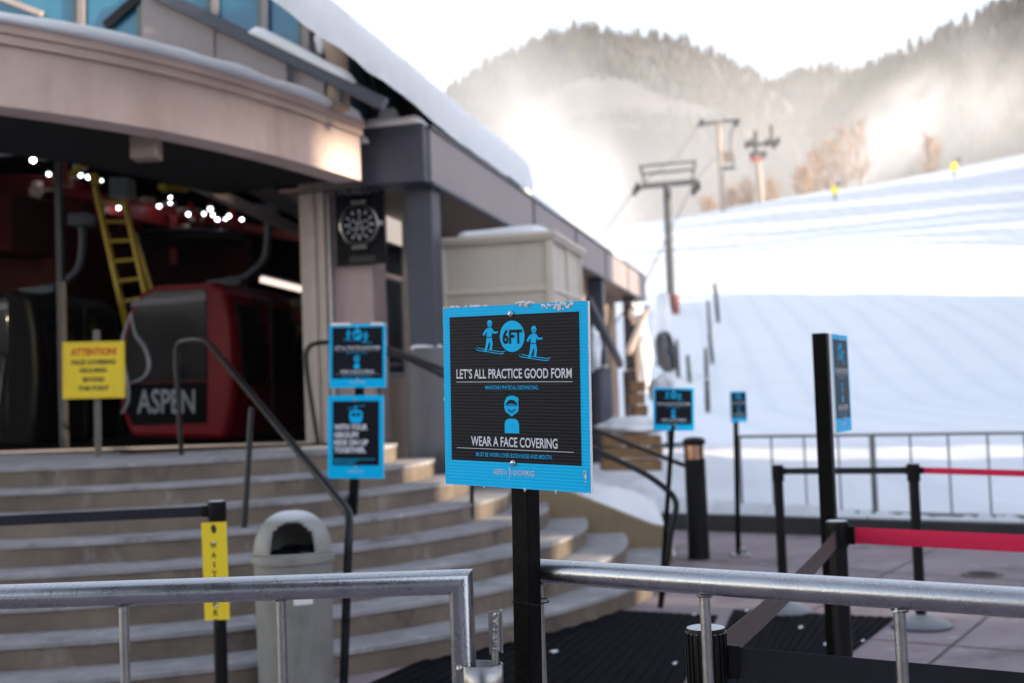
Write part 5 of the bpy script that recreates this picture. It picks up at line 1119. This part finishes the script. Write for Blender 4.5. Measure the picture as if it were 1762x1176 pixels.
# snowmaking guns on the ridge
for i, (x, y, lb) in enumerate(((1437, 346, 'yellow padded snowmaking gun on the ridge spraying the widest plume'), (1642, 305, 'yellow padded snowmaking gun higher up the ridge under the mountainside'))):
    p = at(x, y, 172); p = onterr(x, y); D = p.y; k = D / FPX; t = thing('snowmaking_gun', lb, 'snow gun', p, 'yellow snowmaking guns on the ridge'); top = at(x - 1, y - 24, D)
    mb = MB(); mb.tube([p - Vector((0, 0, .3)), p.lerp(top, .5)], .12, 8); mb.tube([p, p + Vector((.5, .3, -.2))], .06, 6); mb.tube([p, p + Vector((-.5, .3, -.2))], .06, 6); mb.build('stand', M_gray, t)
    mb = MB(); mb.lathe([(.28, 0), (.36, .1), (.36, 1.0), (.26, 1.1)], p.lerp(top, .45), 14); mb.build('pad', mat('hi_vis_yellow', (.80, .78, .03), .6), t)
    mb = MB(); mb.tube([top, top + Vector((.9, .2, .5))], [.14, .2], 10); mb.build('nozzle', M_gray, t)
# bare aspens on the ridge, each a trunk with a twiggy crown
M_twig = mat('bare_twigs', (.40, .30, .24), .9, 0, .3, 1)
M_trunk = mat('aspen_trunk', (.32, .28, .24), .8)
def bare_tree(p, h, wdt, seed, label):
    rnd = random.Random(seed); t = thing('bare_aspen', label, 'tree', p, 'bare aspens on the ridge'); mb = MB(); mb.tube([p - Vector((0, 0, .5)), p + Vector((rnd.uniform(-.2, .2), 0, h * .5)), p + Vector((rnd.uniform(-.4, .4), 0, h * .9))], [.16, .11, .04], 7); mb.build('trunk', M_trunk, t)
    vs, fs = [], []
    for i in range(300):
        zz = rnd.random(); a = rnd.random() * 6.2832; rr = wdt * math.sqrt(rnd.random()) * (math.sin(math.pi * (.15 + .8 * zz)) ** .8) * (.75 + .4 * noise.noise(Vector((a, zz * 3, seed))))
        c = p + Vector((rr * math.cos(a), rr * math.sin(a), h * (.12 + .9 * zz))); d = Vector((math.cos(a) * rnd.random(), math.sin(a) * rnd.random(), rnd.uniform(.4, 1.2))).normalized() * rnd.uniform(.8, 2.0); sd = d.cross(Vector((rnd.random() - .5, rnd.random() - .5, .1))).normalized() * rnd.uniform(.025, .07); o = len(vs)
        vs += [c - sd, c + sd, c + d + sd * .3, c + d - sd * .3]; fs.append((o, o + 1, o + 2, o + 3))
    me = bpy.data.meshes.new('crown'); me.from_pydata([tuple(t.matrix_basis.inverted() @ v) for v in vs], [], fs); me.materials.append(M_twig); o = bpy.data.objects.new('crown', me); COL.objects.link(o); o.parent = t
for i, (x, y, hp, wp, lb) in enumerate(((1382, 342, 52, 17, 'bare orange aspen first behind the ridge crest before the plume'), (1404, 338, 74, 19, 'bare orange aspen taller and second along the crest before the plume'), (1428, 334, 92, 20, 'bare orange aspen third along the crest at the root of the plume'), (1454, 328, 104, 21, 'bare orange aspen fourth along the crest half veiled by the plume'), (1482, 322, 112, 22, 'bare orange aspen tallest of the row inside the plume'),
        (1222, 385, 44, 18, 'low bare aspen beside the foot of the thin pale tower'), (1262, 376, 50, 17, 'bare aspen just past the foot of the thin pale tower'), (1286, 370, 62, 16, 'bare aspen between the thin tower and the gondola tower'), (1330, 360, 50, 15, 'bare aspen just past the gondola tower'), (1604, 306, 70, 16, 'bare brown aspen standing in the gap of the plumes'))):
    D = 186 + 2.5 * (i % 4); p = at(x, y + 4, D); bare_tree(p, hp * D / FPX, wp * D / FPX, i, lb)

# ---- unseen blocks added to shape the sun on plaza and slope, and firs
M_blocker = mat('blocker_wall', (.42, .36, .31), .85, 0, .15, .6); M_lglass = M_glassk
def blocker(label, x, y0, y1, h, dp=14):           # ends run parallel to the sun's azimuth, so the gaps between them let sun through
    k = SUN_AZ[1] / SUN_AZ[0]; ft = lambda g: [Vector((x - g, y0 - k * g, 0)), Vector((x + dp + g, y0 + k * (dp + g), 0)), Vector((x + dp + g, y1 + k * (dp + g), 0)), Vector((x - g, y1 - k * g, 0))]
    t = thing('sun_blocker', label, 'building', (x + dp / 2, (y0 + y1) / 2 + k * dp / 2, 0), 'added sun blockers out of view'); mb = MB(); q = ft(0); mb.hexa([V(p, -.4) for p in q] + [V(p, h) for p in q]); mb.build('wall', M_blocker, t, smooth=0)
    mb = MB(); q = ft(.0); mb.hexa([V(p, h + .002) for p in q] + [V(p, h + .35) for p in q]); mb.build('roof', M_snow, t, smooth=0)
    mb = MB()
    for i in range(int((y1 - y0) / 3)):
        for j in range(int(h / 3.2)): mb.box((x - .01, y0 + 1.5 + i * 3, 1.8 + j * 3.2), (.06, 1.5, 1.7))
    if mb.v: mb.build('windows', M_lglass, t, smooth=0)
blocker('long unseen lodge beside the plaza behind the photographer', 34, -60, -8.75, 12)
blocker('low unseen sill added to trim the sun between two blockers', 34.5, -8.75, -7.85, 7.35, 8)
LK = COL.objects['sun_blocker.001']; k_ = SUN_AZ[1] / SUN_AZ[0]
mb = MB(); q = [Vector((34.5, -9.1, 0)), Vector((35, -9.37, 0)), Vector((35, -8.05, 0)), Vector((34.5, -7.78, 0))]; mb.hexa([V(p, 11.1) for p in q] + [V(p, 15) for p in q]); mb.build('sun_lid', M_blocker, LK, smooth=0)  # unseen lid added over the gap to keep sun off the roof snow
blocker('unseen lodge beside the plaza facing the station', 34, -7.85, 4.6, 12.4)
blocker('unseen lodge first in the row at the foot of the ski slope', 60, -5.4, 18, 16.3)
blocker('tallest unseen lodge in the row at the foot of the ski slope', 60.3, 17.7, 45, 18.4)
blocker('unseen lodge last in the row at the foot of the ski slope', 60, 44.8, 70, 17.2)
t = thing('sun_blocker', 'low unseen lodge row across the plaza behind the photographer', 'building', (-8, -32, 0), 'added sun blockers out of view')  # unseen row added to dull reflections and low fill light
mb = MB(); mb.box((-8, -34, 2.9), (76, 10, 6.4)); mb.build('wall', M_blocker, t, smooth=0); mb = MB(); mb.box((-8, -34, 6.3), (77, 11, .35)); mb.build('roof', M_snow, t, smooth=0)
mb = MB()
for i in range(24):
    for j in range(2): mb.box((-43 + i * 3.1, -29, 2 + j * 3.4), (1.6, .08, 1.8))
mb.build('windows', M_lglass, t, smooth=0)
rnd = random.Random(21)
for i in range(46):
    y = 90 + i * 2.3 + rnd.uniform(-1, 1); x = 74 + rnd.uniform(-3, 6)
    if i >= 26: y = -2 + (i - 26) * 3.9 + rnd.uniform(-1, 1); x = 57 + rnd.uniform(-1, 1)  # unseen row added to make the shadow edge on the slope ragged
    if x / y < .46: x = y * .47
    vs, fs = [], []; p = Vector((x, y, terrain(x, y) - .4)); h = rnd.uniform(13, 21) * (.55 if i % 4 == 1 and i < 26 else 1); fir(vs, fs, Vector((0, 0, 1.2)), h, rnd)
    t = thing('shade_fir', 'dark unseen fir shading the piste', 'tree', p, 'firs at the edge of the piste'); me = bpy.data.meshes.new('crown'); me.from_pydata(vs, [], fs); me.materials.append(M_fir); o = bpy.data.objects.new('crown', me); COL.objects.link(o); o.parent = t
    mb = MB(); mb.tube([(0, 0, 0), (0, 0, h * .6)], [.25, .1], 8); mb.build('trunk', M_trunk, t, local=True)

# ================================================================== AIR
def vol_mat(name, col, dens, aniso=.3, sc=2.2, lo=.35, hi=.75, power=1.5):
    m = bpy.data.materials.new(name); m.use_nodes = True; n = m.node_tree; n.nodes.clear(); o = n.nodes.new('ShaderNodeOutputMaterial'); v = n.nodes.new('ShaderNodeVolumePrincipled')
    v.inputs['Color'].default_value = (*col, 1); v.inputs['Anisotropy'].default_value = aniso
    tc = n.nodes.new('ShaderNodeTexCoord'); ln = n.nodes.new('ShaderNodeVectorMath'); ln.operation = 'LENGTH'; n.links.new(tc.outputs['Object'], ln.inputs[0])
    fo = n.nodes.new('ShaderNodeMapRange'); fo.inputs['From Min'].default_value = 1.0; fo.inputs['From Max'].default_value = .15; n.links.new(ln.outputs['Value'], fo.inputs['Value'])
    pw = n.nodes.new('ShaderNodeMath'); pw.operation = 'POWER'; pw.inputs[1].default_value = power; n.links.new(fo.outputs[0], pw.inputs[0])
    nz = n.nodes.new('ShaderNodeTexNoise'); nz.inputs['Scale'].default_value = sc; nz.inputs['Detail'].default_value = 3; n.links.new(tc.outputs['Object'], nz.inputs['Vector'])
    mr = n.nodes.new('ShaderNodeMapRange'); mr.inputs['From Min'].default_value = lo; mr.inputs['From Max'].default_value = hi; n.links.new(nz.outputs['Fac'], mr.inputs['Value'])
    a = n.nodes.new('ShaderNodeMath'); a.operation = 'MULTIPLY'; n.links.new(pw.outputs[0], a.inputs[0]); n.links.new(mr.outputs[0], a.inputs[1])
    b = n.nodes.new('ShaderNodeMath'); b.operation = 'MULTIPLY'; b.inputs[1].default_value = dens; n.links.new(a.outputs[0], b.inputs[0]); n.links.new(b.outputs[0], v.inputs['Density']); n.links.new(v.outputs[0], o.inputs['Volume']); return m
def plume(label, px, py, D, rx, ry, rz, tilt, dens, sc=2.2, lo=.3, hi=.7):
    p = at(px, py, D); mb = MB(); mb.blob((0, 0, 0), (1, 1, 1), 0, 0, 1, 24, 14); o = mb.build('snow_plume', vol_mat('blown_snow', (.97, .98, .995), dens, .3, sc, lo, hi), local=True)
    k = D / FPX; o.matrix_basis = Matrix.Translation(p) @ Matrix.Rotation(R(-tilt), 4, 'Y') @ Matrix.Diagonal((rx * k, ry, rz * k, 1)); tag(o, label, 'snow cloud', kind='stuff')
plume('dense white cloud of blown snow rising behind the station eave', 985, 370, 150, 150, 22, 230, 22, .15, 2.6)
plume('pale cloud of blown snow leaning up across the mountain flank', 900, 230, 165, 190, 24, 280, 25, .036, 2.0, .25, .7)
plume('thin veil of blown snow drifting over the station roof', 790, 110, 190, 300, 30, 300, 20, .010, 1.6, .2, .7)
plume('fan of blown snow spreading from the snowmaking gun on the ridge', 1530, 235, 196, 85, 14, 170, -42, .17, 2.6)
plume('pale drift of blown snow along the upper mountainside', 1690, 190, 205, 190, 18, 190, -25, .055, 2.2)
plume('broad thin mist of blown snow lying before the forested mountains', 1200, 330, 300, 1100, 70, 330, 4, .020, 1.1, .05, .75)
mb = MB(); mb.hexa([(x, y, z) for z in (-1.7, 205) for x, y in ((-1300, -260), (1300, -260), (1300, 1420), (-1300, 1420))]); hz = mb.build('haze', None, smooth=0)
m = bpy.data.materials.new('haze_air'); m.use_nodes = True; n = m.node_tree; n.nodes.clear(); o = n.nodes.new('ShaderNodeOutputMaterial'); v = n.nodes.new('ShaderNodeVolumePrincipled')
v.inputs['Color'].default_value = (.93, .96, 1, 1); v.inputs['Density'].default_value = .00022; v.inputs['Anisotropy'].default_value = .2; n.links.new(v.outputs[0], o.inputs['Volume'])
hz.data.materials.append(m); tag(hz, 'cold morning haze paling the distant mountains', 'haze', kind='stuff')
